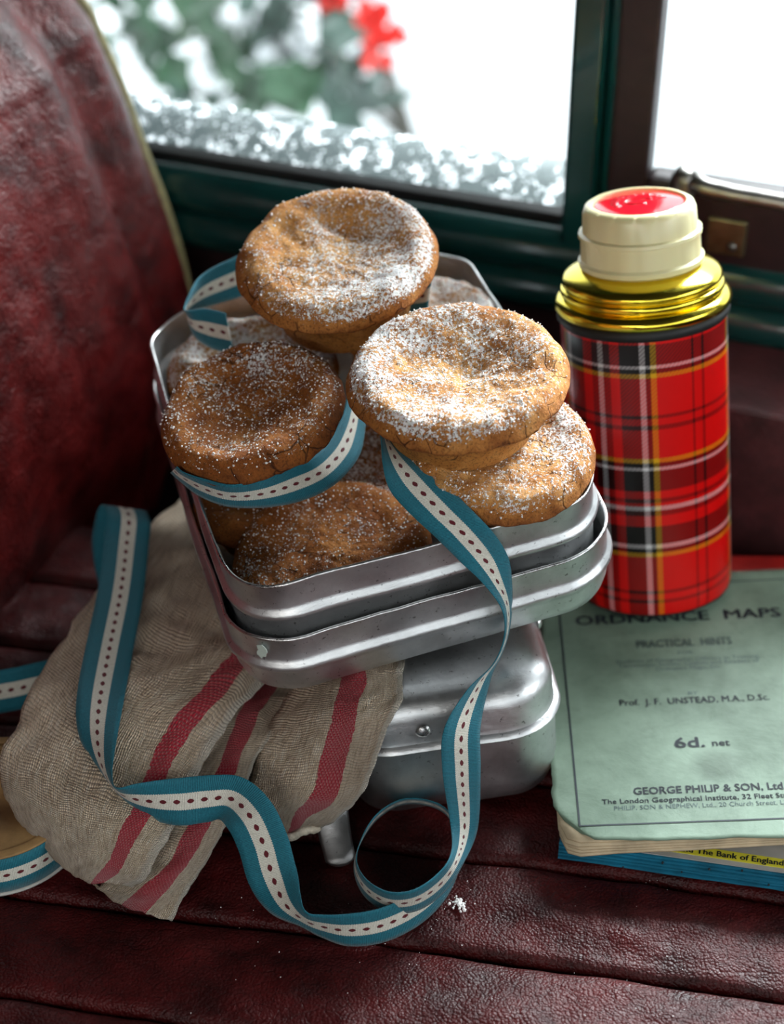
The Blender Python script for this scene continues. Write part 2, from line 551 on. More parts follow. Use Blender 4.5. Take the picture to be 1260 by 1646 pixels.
# outside ledge below the first window, flecked with snow
lp = [cf(u, v, z) for u in (U0, .004) for v, z in ((WV + .026, .1425), (WV + .034, .1500), (WV + .042, .1570), (WV + .050, .1605), (WV + .054, .1610), (WV + .060, .10), (WV + .026, .10))]
struct(sharp(fix(mk('trim_9', lp, [(0, 1, 8, 7), (1, 2, 9, 8), (2, 3, 10, 9), (3, 4, 11, 10), (4, 5, 12, 11), (5, 6, 13, 12), (6, 0, 7, 13), (0, 6, 5, 4, 3, 2, 1), (7, 8, 9, 10, 11, 12, 13)], M_ledge))))

def blobs(name, spots, m, parent=None, kind='stuff', seed=1):
    """many small faceted grains in one mesh: spots = (point, radius, flatten)"""
    rnd = random.Random(seed)
    t = (1 + 5 ** .5) / 2
    iv = [Vector(p).normalized() for p in ((-1, t, 0), (1, t, 0), (-1, -t, 0), (1, -t, 0), (0, -1, t), (0, 1, t), (0, -1, -t), (0, 1, -t), (t, 0, -1), (t, 0, 1), (-t, 0, -1), (-t, 0, 1))]
    fc = [(0, 11, 5), (0, 5, 1), (0, 1, 7), (0, 7, 10), (0, 10, 11), (1, 5, 9), (5, 11, 4), (11, 10, 2), (10, 7, 6), (7, 1, 8), (3, 9, 4), (3, 4, 2), (3, 2, 6), (3, 6, 8), (3, 8, 9), (4, 9, 5), (2, 4, 11), (6, 2, 10), (8, 6, 7), (9, 8, 1)]
    vs, fs = [], []
    for p, r in spots:
        b = len(vs)
        for q in iv:
            vs.append(p + q * (r * rnd.uniform(.6, 1.25)))
        fs += [(a + b, c + b, d + b) for a, c, d in fc]
    o = mk(name, vs, fs, m, parent)
    if kind: o['kind'] = kind
    return o

rnd = random.Random(4)
sp = []
for i in range(70):
    u = rnd.uniform(-.40, .002)
    k = rnd.random() ** .8
    sp.append((cf(u, WV + .028 + .024 * k, .1445 + .0175 * k), rnd.uniform(.0006, .0018)))
tag(blobs('snow', sp, M_snow), 'crusted white snow on the ledge outside the left car window', 'snow')

# outdoors: bright snowy ground, a bush with red flowers
def ground():
    vs = []
    n = 40
    for i in range(n):
        for j in range(n):
            v = WV + .3 + 9 * (i / (n - 1)) ** 1.5
            u = -6 + 12 * j / (n - 1)
            vs.append(cf(u, v, -.75 + .05 * fbm((u, v, 3))))
    return struct(mk('ground', vs, grid_faces(n, n), M_snow))
ground()

def bush():
    root = empty('flowering_bush', cf(-.75, 2.2, -.75))
    tag(root, 'blurred snow-laden bush with green leaves and red flowers outside the window', 'bush')
    rnd = random.Random(11)
    def leafset(spots, size, name, m, kind='stuff'):
        vs, fs = [], []
        for p, s in spots:
            d = Vector((rnd.gauss(0, 1), rnd.gauss(0, 1), rnd.gauss(0, .8))).normalized()
            q = d.orthogonal().normalized()
            q = (Matrix.Rotation(rnd.uniform(0, 6.28), 3, d) @ q)
            up = d.cross(q)
            L, W = size * s, size * s * .38
            b = len(vs)
            vs += [p, p + d * L * .35 + q * W, p + d * L * .4 + up * W * .2, p + d * L * .35 - q * W, p + d * L]
            fs += [(b, b + 1, b + 2), (b, b + 2, b + 3), (b + 1, b + 4, b + 2), (b + 2, b + 4, b + 3)]
        o = mk(name, [v - root.location for v in vs], fs, m, root, smooth=False)
        o['kind'] = kind
        return o
    def pt(x, y, dist):
        d = ray(x, y)
        return CAM + d * dist
    A, B, W_ = [], [], []
    clumps = [(345, 45, 55, 40, 0), (330, 15, 60, 30, 0), (490, 30, 50, 42, 1), (440, 12, 60, 25, 1), (575, 10, 30, 18, 0), (430, 120, 34, 34, 0), (555, 130, 46, 52, 1), (285, 160, 44, 32, 1),
              (190, 60, 26, 45, 0), (470, 170, 40, 16, 0), (230, 15, 50, 25, 0), (390, 70, 30, 14, 0), (520, 95, 40, 20, 0)]
    for x, y, sx, sy, k in clumps:
        for i in range(int(sx * sy / 115)):
            d = 2.25 + rnd.gauss(0, .10)
            p = pt(x + rnd.gauss(0, sx * .55), y + rnd.gauss(0, sy * .55), d)
            (B if k else A).append((p, rnd.uniform(.6, 1.3)))
    leafset(A, .065, 'foliage', M_leaf)
    leafset(B, .065, 'foliage', M_leaf2)
    sn = [(pt(rnd.gauss(400, 120), rnd.gauss(70, 60), 2.30 + rnd.gauss(0, .08)), rnd.uniform(.010, .026)) for i in range(60)]
    o = blobs('snow', [(p - root.location, r) for p, r in sn], M_snow, root)
    fl = [(605, 30), (622, 55), (598, 62), (632, 68), (612, 72), (600, 20), (536, 8), (610, 105), (590, 48)]
    for x, y in fl:
        c = pt(x, y, 2.2)
        vs, fs = [], []
        for k in range(9):
            a = k * 2.4
            d = Vector((math.cos(a), math.sin(a) * .5 - .4, .5 + .3 * math.sin(a * 1.7))).normalized()
            q = d.orthogonal().normalized()
            b = len(vs)
            r = .024
            vs += [c, c + d * r * .6 + q * r * .45, c + d * r, c + d * r * .6 - q * r * .45]
            fs.append((b, b + 1, b + 2, b + 3))
        mk('flower', [v - root.location for v in vs], fs, M_petal, root, smooth=False)
    base = root.location
    for x, y in [(345, 40), (490, 30), (430, 120), (555, 130), (285, 160),  (200, 60), (440, 12)]:
        p = pt(x, y, 2.27) - base
        tube('stem', [Vector((0, 0, 0)), p * .5 + Vector((0, 0, .1)), p], [.007, .005, .003], M_twig, root, 6)
bush()

# ================================================================== car seat
seat = empty('car_seat', (0, 0, 0))
tag(seat, 'red-brown leather car seat, creased cushion and tall piped backrest', 'car seat')
def seat_h(x, y):
    return .0025 * fbm((x * 9, y * 9, 1.7)) + .0012 * fbm((x * 30, y * 30, 5))
SD = R(-9.6)
sdx, sdy = Vector((math.cos(SD), math.sin(SD), 0)), Vector((-math.sin(SD), math.cos(SD), 0))
S2 = Vector((.0108, -.1556, 0))          # a point on the seam that crosses the foreground
PW = .0575
def panel(k):
    nu, nv = 150, 16
    vs, uv = [], []
    for i in range(nv):
        t = i / (nv - 1)
        for j in range(nu):
            s = -.30 + .60 * j / (nu - 1)
            bend = -.010 * (s / .3) ** 2 * (1 if s > 0 else .1)
            off = (k + t) * PW + bend + .0012 * fbm((s * 14, k * 3.1 + round(t), 0))
            p = S2 + sdx * s + sdy * off
            e = min(t, 1 - t) * PW
            z = -.0040 * math.exp(-e / .0014) + .0022 * (1 - (2 * t - 1) ** 2) - .002 + seat_h(p.x, p.y)
            if t < .5: z += .0012 * math.exp(-((e - .0030) / .0022) ** 2)
            z += .0016 * fbm((p.x * 40, p.y * 90, 3)) * max(0, min(1, e / .01))
            vs.append((p.x, p.y, z))
    # skirt so that the panel has depth
    for row in (0, nv - 1):
        pass
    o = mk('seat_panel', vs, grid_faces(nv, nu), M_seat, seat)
    mod(o, 'SOLIDIFY', thickness=.02, offset=-1)
    return o
for k in range(-4, 5):
    panel(k)
# the cushion body under the panels
b0 = S2 + sdy * (PW * -4) + Vector((0, 0, 0)); b1 = S2 + sdy * (PW * 5)
cb = [q + sdx * s + Vector((0, 0, z)) for z in (-.30, -.022) for q, s in ((b0, -.30), (b0, .30), (b1, .30), (b1, -.30))]
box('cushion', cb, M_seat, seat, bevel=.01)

# backrest: its front faces along the car, its far edge is piped
def backrest():
    pv = [(120, 0), (142, 42), (163, 88), (187, 145), (208, 205), (226, 254), (244, 300), (262, 350), (277, 400), (289, 450), (296, 500), (300, 560), (300, 640)]
    edge = []
    VE = .268
    for x, y in pv:
        d = ray(x, y)
        edge.append(CAM + d * ((VE - CAM.dot(VD)) / d.dot(VD)))
    t0 = edge[0] + (edge[0] - edge[1]) * 1
    edge = [edge[0] + (edge[0] - edge[2]) * 1.5 + UD * -.02] + edge
    ed = spline([tuple(e) for e in edge], 8)
    # extend downwards to the cushion
    low = ed[-1]
    n_e = len(ed)
    zmin = low[2]
    rows = list(ed) + [low + np.array((0, 0, -k * .012)) for k in range(1, 7)]
    rows = np.array(rows)
    nr, nc = len(rows), 90
    vs = []
    L = .50
    for i, e in enumerate(rows):
        c = to_cf(Vector(e))
        for j in range(nc):
            t = (j / (nc - 1)) ** 1.25
            s = L * t                                   # distance in from the piped edge
            roundn = .020 * (1 - math.exp(-s / .016))
            fold = -.0055 * math.exp(-((s - .062 - .010 * math.sin(c.z * 9)) / .010) ** 2) + .005 * math.exp(-((s - .034) / .014) ** 2) + .004 * math.exp(-((s - .10) / .02) ** 2)
            belly = .012 * math.sin(min(1, s / .25) * math.pi)
            wr = .0022 * fbm((s * 34, c.z * 10, 2)) + .0008 * fbm((s * 70, c.z * 90, 8))
            wr *= min(1, s / .02)
            bot = -.010 * max(0, (.10 - c.z) / .10) ** 2
            off = roundn + fold * (1 - math.exp(-s / .01)) + belly * .3 + wr + bot
            vs.append(cf(c.x + off, VE - s, c.z))
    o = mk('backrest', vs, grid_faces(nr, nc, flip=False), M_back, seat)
    fixn = o.data
    mod(o, 'SOLIDIFY', thickness=.10, offset=-1)
    tube('piping', [Vector(e) + UD * .0035 - VD * .001 for e in rows], .0046, M_pipe, o, 10)
    # welt behind the piping: black join line
    tube('welt', [Vector(e) - UD * .0050 + VD * .004 for e in rows], .0042, M_rubber, o, 8)
    return o
backrest()
# lower bolster bulging at the foot of the backrest
def bolster():
    vs = []
    nr, nc = 32, 24
    c = atz(-112, 1020, .045) - VD * .13 - UD * .006
    for i in range(nr):
        a = math.pi * i / (nr - 1)
        for j in range(nc):
            b = 2 * math.pi * j / nc
            r = math.sin(a)
            vs.append(c + UD * (.044 * r * math.cos(b)) + VD * (.19 * math.cos(a)) + Vector((0, 0, .052 * r * math.sin(b))))
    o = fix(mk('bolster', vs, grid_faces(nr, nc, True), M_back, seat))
bolster()

# ================================================================== window catch
def catch():
    root = empty('window_catch', cf(.075, WV - .012, .17))
    tag(root, 'worn metal window catch with bar and plate behind the flask cap', 'window catch')
    o0 = root.location
    P = lambda u, v, z: cf(u, v, z) - o0
    a = tube('pivot', [P(.074, WV - .014, .150), P(.074, WV - .014, .160), P(.0745, WV - .014, .180), P(.076, WV - .014, .193), P(.0775, WV - .014, .1975), P(.078, WV - .014, .199)], [.0058, .0060, .0072, .0078, .0066, .003], M_steel, root, 20)
    tube('collar', [P(.0725, WV - .016, .168), P(.0715, WV - .017, .172), P(.0710, WV - .018, .176)], [.0062, .0066, .0062], M_chrome, root, 18)
    tube('bar', [P(.078, WV - .015, .194), P(.088, WV - .015, .1895), P(.105, WV - .015, .1885), P(.16, WV - .015, .187), P(.20, WV - .015, .187)], [.0058, .0056, .0050, .0048, .0048], M_steel, root, 14)
    pl = [P(u, v, z) for z in (.146, .1685) for u, v in ((.0905, WV - .0085), (.1135, WV - .0085), (.1135, WV - .0050), (.0905, WV - .0050))]
    p = box('plate', pl, M_bronze, root, .0012)
    tube('screw', [P(.106, WV - .0100, .1525), P(.106, WV - .0085, .1525)], .0026, M_steel, p, 10)
catch()

# ================================================================== paper goods
NM = Vector((-.06974, .04982, .99632)).normalized()
E1 = Vector((.99735, -.01743, .07069)); E1 = (E1 - NM * E1.dot(NM)).normalized()
E2 = NM.cross(E1)
OM = Vector((.07396, -.11299, .02338))
MM = frame(OM, Matrix((E1, E2, NM)).transposed())

def text_mesh(name, body, xl, xr, y, h, m, parent, bold=0, z=.0003):
    c = bpy.data.curves.new(name, 'FONT')
    c.body = body
    c.size = 1
    c.resolution_u = 2
    o = bpy.data.objects.new(name, c)
    COL.objects.link(o)
    dg = bpy.context.evaluated_depsgraph_get()
    me = bpy.data.meshes.new_from_object(o.evaluated_get(dg))
    bpy.data.objects.remove(o)
    xs = [v.co.x for v in me.vertices]; ys = [v.co.y for v in me.vertices]
    sx = (xr - xl) / (max(xs) - min(xs))
    sy = h / .69
    x0 = min(xs)
    for v in me.vertices:
        v.co = Vector((xl + (v.co.x - x0) * sx, y + v.co.y * sy, z))
    me.materials.clear()
    if bold:
        bm = bmesh.new(); bm.from_mesh(me)
        src = list(bm.faces)
        for ox, oy in ((1, .0), (.5, .6)):
            r_ = bmesh.ops.duplicate(bm, geom=src)
            for e in r_['geom']:
                if isinstance(e, bmesh.types.BMVert): e.co += Vector((ox * bold * h * .7, oy * bold * h * .7, .00002))
        bm.to_mesh(me); bm.free()
    return link(name, me, m, parent)

def map_booklet():
    root = empty('map_booklet', M=MM)
    tag(root, 'worn pale green paper map booklet priced 6d under the tartan flask', 'booklet')
    mmv = .001
    W, H = 154, 208
    # cover: a paper sheet with a worn outline, its lower left corner turned under
    nx, ny = 60, 80
    vs = []
    def edge(x, y):
        px = x * W + (1 - x) * (1.6 * fbm((y * 9, 0, 1)) + 2.0 + 1.5 * math.sin(y * 3)) * 1.0
        py = y * H + (1 - y) * (-2.5 * min(1, x * 4) - 1.2 * fbm((x * 8, 3, 1)) - 3.0 * x)
        return px, py
    for j in range(ny):
        for i in range(nx):
            x, y = (i / (nx - 1)), (j / (ny - 1))
            px, py = edge(x, y)
            z = .10 * fbm((px * .03, py * .03, 2)) + .04 * fbm((px * .1, py * .1, 4))
            d = px + py * .8                                  # corner fold
            if d < 19:
                k = (19 - d) / 19
                px += 9 * k; py += 9 * k; z -= 3.2 * math.sin(min(1, k) * math.pi * .5) - 1.0 * math.sin(k * math.pi)
            z += 1.2 * math.exp(-((px - 2) ** 2 + (py - 22) ** 2) / 40)
            vs.append(Vector((px, py, z)) * mmv)
    c = mk('cover', vs, grid_faces(ny, nx), M_cover, root)
    mod(c, 'SOLIDIFY', thickness=.0003, offset=-1)
    # pages
    for k, (dz, dx, dy) in enumerate([(-1.9, 2, -1.0), (-3.2, 1, -2.2), (-4.5, 2.5, -2.8), (-5.8, 1.5, -3.2), (-7.1, 2.0, -4.0)]):
        pv = []
        ny2, nx2 = 18, 18
        for s in (0, 1):
            for j in range(ny2):
                for i in range(nx2):
                    x, y = i / (nx2 - 1), j / (ny2 - 1)
                    px = 3 + dx + x * (W - 6)
                    py = dy + .5 * (1 - y) * fbm((x * 9, k * 3, 1)) + y * (H - 3 - dy)
                    rr = max(0, 8 - math.hypot(px - dx - 3, py - dy)) * .35
                    px += rr; py += rr
                    z = (dz - s * 1.15) * (1 - .45 * x) + .25 * fbm((px * .04, py * .04, k)) + (.8 * math.exp(-(px / 22) ** 2) * (k - 2) * -.3)
                    pv.append(Vector((px, py, z)) * mmv)
        n1 = ny2 * nx2
        fs = grid_faces(ny2, nx2) + [tuple(a + n1 for a in q[::-1]) for q in grid_faces(ny2, nx2)]
        ring = [i for i in range(nx2)] + [j * nx2 + nx2 - 1 for j in range(1, ny2)] + [(ny2 - 1) * nx2 + i for i in range(nx2 - 2, -1, -1)] + [j * nx2 for j in range(ny2 - 2, 0, -1)]
        for a, b in zip(ring, ring[1:] + ring[:1]):
            fs.append((b, a, a + n1, b + n1))
        fix(mk('page_section', pv, fs, M_pages, root))
    def rule(x0, y0, x1, y1, wd):
        d = Vector((x1 - x0, y1 - y0, 0)).normalized(); q = Vector((-d.y, d.x, 0)) * wd / 2
        a, b = Vector((x0, y0, .26)), Vector((x1, y1, .26))
        return [(a - q) * mmv, (b - q) * mmv, (b + q) * mmv, (a + q) * mmv]
    rv, rf = [], []
    for r in ((14, 7.6, 140, 7.6, .9), (14, 198, 140, 198, .9), (14, 7.6, 14, 198, .9), (140, 7.6, 140, 198, .9)):
        b = len(rv); rv += rule(*r); rf.append((b, b + 1, b + 2, b + 3))
    mk('printed_border', rv, rf, M_ink, c, smooth=False)
    T = [('ORDNANCE  MAPS', 22, 132, 163.6, 8.2, 1, .13), ('THE', 72, 82, 178, 3, 0, 0), ('PRACTICAL  HINTS', 53, 103, 141.5, 6.2, 0, .06), ('FOR', 74, 82, 134.6, 2.8, 0, 0),
         ('Students of Geography, Officers in Training,', 41, 116, 129.0, 2.9, 0, 0), ('Territorials, Scouts, Cyclists and Readers of', 42, 115, 125.4, 2.9, 0, 0), ('Ordnance Maps, Etc.', 61, 95, 121.6, 2.9, 0, 0),
         ('BY', 75.5, 80.5, 101, 2.6, 0, 0), ('Prof.  J. F.  UNSTEAD, M.A., D.Sc.', 40, 115.5, 94.2, 4.7, 1, .07), ('6d.', 64, 78.5, 60.2, 7.4, 1, .13), ('net', 82.5, 91, 60.6, 4.6, 1, .09),
         ('GEORGE PHILIP & SON, Ltd.', 41, 113, 27.6, 4.9, 1, .10), ('The London Geographical Institute, 32 Fleet Street, E.C.', 25.5, 128, 21.8, 3.3, 1, .06),
         ("PHILIP, SON & NEPHEW, Ltd., 20 Church Street, Liverpool", 31, 123, 17.2, 3.0, 0, 0)]
    for body, x0, x1, y, h, dark, bold in T:
        text_mesh('printed_text', body, x0 * mmv, x1 * mmv, y * mmv, h * mmv, M_ink if dark else M_inkfaint, c, bold, .00024)
map_booklet()

def magazine():
    a = Vector((.083, -.1055, 0)); b = Vector((.1835, -.1300, 0))
    ex = (b - a).normalized(); ey = Vector((-ex.y, ex.x, 0))
    rollM = Matrix((ex, ey, Vector((0, 0, 1)))).transposed()
    tl = Matrix.Rotation(R(-2.6), 3, Vector((0, 1, 0)))
    root = empty('blue_magazine', M=frame(a + Vector((0, 0, .0005)), rollM @ tl))
    tag(root, 'blue-edged magazine with a yellow strip, under the green map booklet', 'magazine')
    ny, nx = 3, 40
    L, H = .15, .13
    rnd = random.Random(3)
    nl = 5
    for k in range(nl):
        z0, z1 = .0004 + k * .0016, .0016 + k * .0016
        fy = .0005 + rnd.uniform(-.0005, .0012) + k * .0006
        vs = []
        for z in (z0, z1):
            for y in (fy, H):
                for i in range(nx):
                    x = -.004 + L * i / (nx - 1)
                    vs.append((x, y + (.0004 * fbm((x * 60, k, 1)) if y < .1 else 0), z + .0004 * fbm((x * 25, k * 2.3, 0))))
        f = [(i, i + 1, nx + i + 1, nx + i)[::-1] for i in range(nx - 1)] + [(2 * nx + i, 2 * nx + i + 1, 3 * nx + i + 1, 3 * nx + i) for i in range(nx - 1)]
        f += [(i, i + 1, 2 * nx + i + 1, 2 * nx + i) for i in range(nx - 1)] + [(nx + i, nx + i + 1, 3 * nx + i + 1, 3 * nx + i)[::-1] for i in range(nx - 1)]
        f += [(0, nx, 3 * nx, 2 * nx), (nx - 1, 2 * nx - 1, 4 * nx - 1, 3 * nx - 1)[::-1]]
        o = fix(mk('blue_page', vs, f, M_bluepaper, root))
        sharp(o)
    top = .0004 + nl * .0016
    cv = [(x, y, z) for z in (top, top + .0005) for x, y in ((-.002, .0040), (.146, .0040), (.146, H), (-.002, H))]
    cover = box('cover', cv, M_greypaper, root, 0)
    yv = [(x, y, z) for z in (top + .0005, top + .0008) for x, y in ((.030, .0072), (.146, .0062), (.146, .0118), (.030, .0128))]
    st = box('yellow_strip', yv, M_yellow, root, 0)
    text_mesh('printed_text', 'and The Bank of England, London', .052, .118, .0078, .0034, M_ink, st, .10, top + .0010)
    dots = []
    for i in range(9):
        x = .03 + .013 * i + rnd.uniform(-.003, .003)
        k = rnd.randrange(nl)
        dots.append((Vector((x, .0004 + k * .0006, .0010 + k * .0016)), .0007))
    blobs('index_mark', dots, M_ink, root)
magazine()

def red_book():
    a = atz(1120, 893, .006)
    b = atz(1260, 895, .006)
    ex = (b - a).normalized(); ey = Vector((-ex.y, ex.x, 0))
    root = empty('red_book', a)
    tag(root, 'thin red cloth book lying under the green booklet beside the door panel', 'book')
    def slab(name, x0, x1, y0, y1, z0, z1, m, bv=.0006):
        return box(name, [ex * x + ey * y + Vector((0, 0, z - .006)) for z in (z0, z1) for x, y in ((x0, y0), (x1, y0), (x1, y1), (x0, y1))], m, root, bv)
    slab('cover', 0, .17, -.11, 0, .0052, .0064, M_redcloth)
    slab('cover', 0, .17, -.11, 0, .0004, .0014, M_redcloth)
    slab('page_block', .002, .166, -.108, -.003, .0014, .0052, M_pages, 0)
red_book()

# ================================================================== flask
def flask():
    B = Vector((.1455, .0886, .0185))
    lean, lx = R(10.5), -.0945
    ax = Vector((lx, math.sin(lean), math.cos(lean))).normalized()
    xx = Vector((1, 0, 0)); xx = (xx - ax * xx.dot(ax)).normalized(); yy = ax.cross(xx)
    root = empty('vacuum_flask', M=frame(B, Matrix((xx, yy, ax)).transposed()))
    tag(root, 'red tartan vacuum flask with gilt shoulder and cream screw cap', 'vacuum flask')
    Rb = .0432
    Hb = .1582
    n, rows = 128, 40
    vs, uvb, uvt = [], [], []
    for i in range(rows):
        t = i / (rows - 1)
        z = Hb * t
        for j in range(n + 1):
            a = 2 * math.pi * j / n
            rr = Rb - .0012 * math.exp(-z / .002)
            vs.append((rr * math.sin(a), -rr * math.cos(a), z))
            ang = math.degrees(a)
            ang = ang if ang <= 180 else ang - 360
            uvb.append((ang + 288 - 1.0, 1 - t))
    # the seam column keeps its own uv at the back of the flask
    vs2, uv2 = [], []
    for i in range(rows):
        t = i / (rows - 1)
        for j in range(n + 1):
            a = -math.pi + 2 * math.pi * j / n
            z = Hb * t
            rr = Rb - .0012 * math.exp(-z / .002)
            vs2.append((rr * math.sin(a), -rr * math.cos(a), z))
            uv2.append((math.degrees(a) + 288 - 1.0, 1 - t))
    body = mk('body', vs2, grid_faces(rows, n + 1), M_tartan, root, uvs={'UVMap': uv2})
    lathe('base', [(0, .0006), (Rb - .004, .0006), (Rb - .001, 0), (Rb - .0006, .0012)], M_rubber, root)
    lathe('neck_ring', [(Rb - .003, Hb - .002), (Rb + .0005, Hb - .001), (Rb + .0016, Hb + .001), (Rb + .0016, Hb + .004), (Rb - .004, Hb + .006)], M_rubber, root)
    z = Hb + .004
    prof = [(Rb - .004, z), (Rb + .0010, z + .0005), (Rb + .0026, z + .0026), (Rb + .0024, z + .0050), (Rb + .0006, z + .0070), (Rb - .0016, z + .0079), (Rb - .0028, z + .0086),
            (Rb - .0010, z + .0097), (Rb - .0012, z + .0121), (Rb - .0034, z + .0132), (Rb - .0024, z + .0141), (Rb - .0018, z + .0157), (Rb - .0030, z + .0179), (Rb - .0060, z + .0197), (Rb - .012, z + .0219), (Rb - .016, z + .0229), (Rb - .018, z + .0236)]
    pr = spline(prof, 4)
    lathe('shoulder', [tuple(p) for p in pr], M_gold, root, 96)
    zc = z + .0222
    fac = lambda a, zz: 1 - .006 * abs(math.sin(a * 8)) ** 3
    Rc = .0318
    cp = [(.012, zc), (Rc - .002, zc), (Rc, zc + .0015), (Rc + .0004, zc + .0040), (Rc - .0010, zc + .0052), (Rc - .0014, zc + .0160), (Rc - .0002, zc + .0166), (Rc - .0004, zc + .0184), (Rc - .0024, zc + .0191),
          (Rc - .0030, zc + .0288), (Rc - .0042, zc + .0316), (Rc - .0068, zc + .0331), (Rc - .0080, zc + .0329), (Rc - .0086, zc + .0311), (Rc - .010, zc + .0307), (0, zc + .0307)]
    cap = lathe('cap', cp, M_cream, root, 128, lambda a, zz: (1 - .010 * abs(math.sin(a * 8)) ** 6) if zc + .004 < zz < zc + .029 else 1)
    sharp(cap, 40)
    zd = zc + .0310
    disc = lathe('cap_disc', [(Rc - .0082, zd - .0005), (Rc - .0082, zd + .0004), (Rc - .010, zd + .0012), (.012, zd + .0016), (0, zd + .0017)], M_redcap, cap, 64)
    # raised, worn lettering on the disc: short strokes round a swirl
    rnd = random.Random(6)
    for k in range(11):
        a = R(205) - k * R(19)
        r = .0125
        p = Vector((r * math.cos(a), r * math.sin(a), zd + .0016))
        q = Vector((-math.sin(a), math.cos(a), 0)); e = Vector((math.cos(a), math.sin(a), 0))
        tube('embossed_mark', [p - e * .0022, p + q * .0009, p + e * .0022], .00045, M_redcap, disc, 6)
    tube('embossed_mark', [Vector((.0075 * math.cos(t), .0045 * math.sin(t), zd + .0017)) for t in np.linspace(.4, 5.2, 18)], .0005, M_redcap, disc, 6)
flask()

# ================================================================== tins
MT = Matrix(((.955, -.277, -.111), (.268, .960, -.085), (.130, .051, .990)))
ex_ = MT.col[0].normalized(); ez_ = ex_.cross(MT.col[1]).normalized(); ey_ = ez_.cross(ex_)
MT = Matrix((ex_, ey_, ez_)).transposed()
CT = near(Vector((-.018, .0833, .140)))
TW, TD = .1866 * KS, .2434 * KS

def rrect(W, D, r, off, n=14):
    """rounded rectangle loop, offset outwards; returns (x, y, s) with s the arc position"""
    pts = []
    rr = max(.002, r + off)
    hw, hd = W / 2 - r, D / 2 - r
    for cx, cy, a0 in ((hw, -hd, -90), (hw, hd, 0), (-hw, hd, 90), (-hw, -hd, 180)):
        for k in range(n + 1):
            a = R(a0 + 90 * k / n)
            pts.append((cx + rr * math.cos(a), cy + rr * math.sin(a)))
    # subdivide the straight runs
    out = []
    m = len(pts)
    for i in range(m):
        p, q = pts[i], pts[(i + 1) % m]
        d = math.hypot(q[0] - p[0], q[1] - p[1])
        ns = 14 if (i + 1) % (n + 1) == 0 else 1
        for k in range(ns):
            t = k / ns
            out.append((p[0] + (q[0] - p[0]) * t, p[1] + (q[1] - p[1]) * t))
    return out

def tray(name, label, W, D, r, prof, M, C, seed, dent):
    """prof: outer wall (offset, z) from the foot up to the rim at z = 0"""
    root = empty(name, M=frame(C, M))
    tag(root, label, 'baking tin')
    def wob(x, y, z, hgt):
        k = max(0, 1 + z / hgt)
        dx = .0012 * fbm((x * 16, y * 16, seed)) * (.4 + k)
        dy = .0012 * fbm((x * 16, y * 16, seed + 9)) * (.4 + k)
        corner = min(abs(abs(x) - W / 2 + r * .3), .05) + min(abs(abs(y) - D / 2 + r * .3), .05)
        c = math.exp(-(corner / .022) ** 2)
        dz = (.0010 * fbm((x * 22, y * 22, seed + 4)) - dent * c) * max(0, k) ** 3
        return Vector((x + dx, y + dy, z + dz))
    hgt = -prof[0][1]
    th = .0009
    rings = []
    bot = prof[0][1]
    for o, z in [(-.06, bot)] + list(prof) + [(prof[-1][0] - th, prof[-1][1])] + [(o - th, max(z, bot + th)) for o, z in prof[::-1]] + [(-.06, bot + th)]:
        rings.append([wob(x, y, z, hgt) for x, y in rrect(W, D, r, o)] if o > -.05 else [Vector((x * .55, y * .62, z)) for x, y in rrect(W, D, r, 0)])
    n = len(rings[0])
    vs = [p for g in rings for p in g]
    fs = grid_faces(len(rings), n, True)
    fs.append(tuple(range(n))[::-1]); fs.append(tuple(range((len(rings) - 1) * n, len(rings) * n)))
    o = fix(mk('pan', vs, fs, M_alu, root))
    sharp(o, 50)
    rim = [wob(x, y, 0, hgt) + Vector((0, 0, .0002)) for x, y in rrect(W, D, r, prof[-1][0] - th / 2)]
    tv, nn = [], 8
    for i, p in enumerate(rim):
        t = (rim[(i + 1) % n] - rim[i - 1]).normalized()
        s = t.cross(Vector((0, 0, 1))).normalized()
        for j in range(nn):
            a = 2 * math.pi * j / nn
            tv.append(p + s * (.0009 * math.cos(a)) + Vector((0, 0, .0009 * math.sin(a))))
    fr = []
    for i in range(n):
        for j in range(nn):
            fr.append((i * nn + j, i * nn + (j + 1) % nn, ((i + 1) % n) * nn + (j + 1) % nn, ((i + 1) % n) * nn + j))
    fix(mk('rim', tv, fr, M_alu_edge, root))
    return root

# foot, curved base edge, lower wall, pressed ridge, upper band, rim
inner_prof = [(-.012, -.0640), (-.0065, -.0630), (-.0030, -.0595), (-.0018, -.0460), (-.0014, -.0300), (-.0014, -.0240), (-.0006, -.0222), (.0012, -.0208), (.0018, -.0190), (.0012, -.0172), (-.0004, -.0160), (-.0008, -.0140), (-.0004, -.0060), (0, 0)]
outer_prof = [(-.013, -.0400), (-.0070, -.0390), (-.0030, -.0350), (-.0014, -.0300), (-.0010, -.0240), (-.0006, -.0215), (.0010, -.0200), (.0020, -.0182), (.0014, -.0162), (-.0002, -.0150), (-.0008, -.0130), (-.0004, -.0060), (0, 0)]
tray('mess_tin', 'inner aluminium tin full of pies, topmost of the three tins', TW, TD, .030, inner_prof, MT, CT, 2, .0022)
outer = tray('mess_tin', 'outer aluminium tin nested around the pie-filled tin', TW + .009, TD + .009, .033, outer_prof, MT, CT - MT.col[2] * .0295 + MT.col[0] * .0005, 7, -.0005)

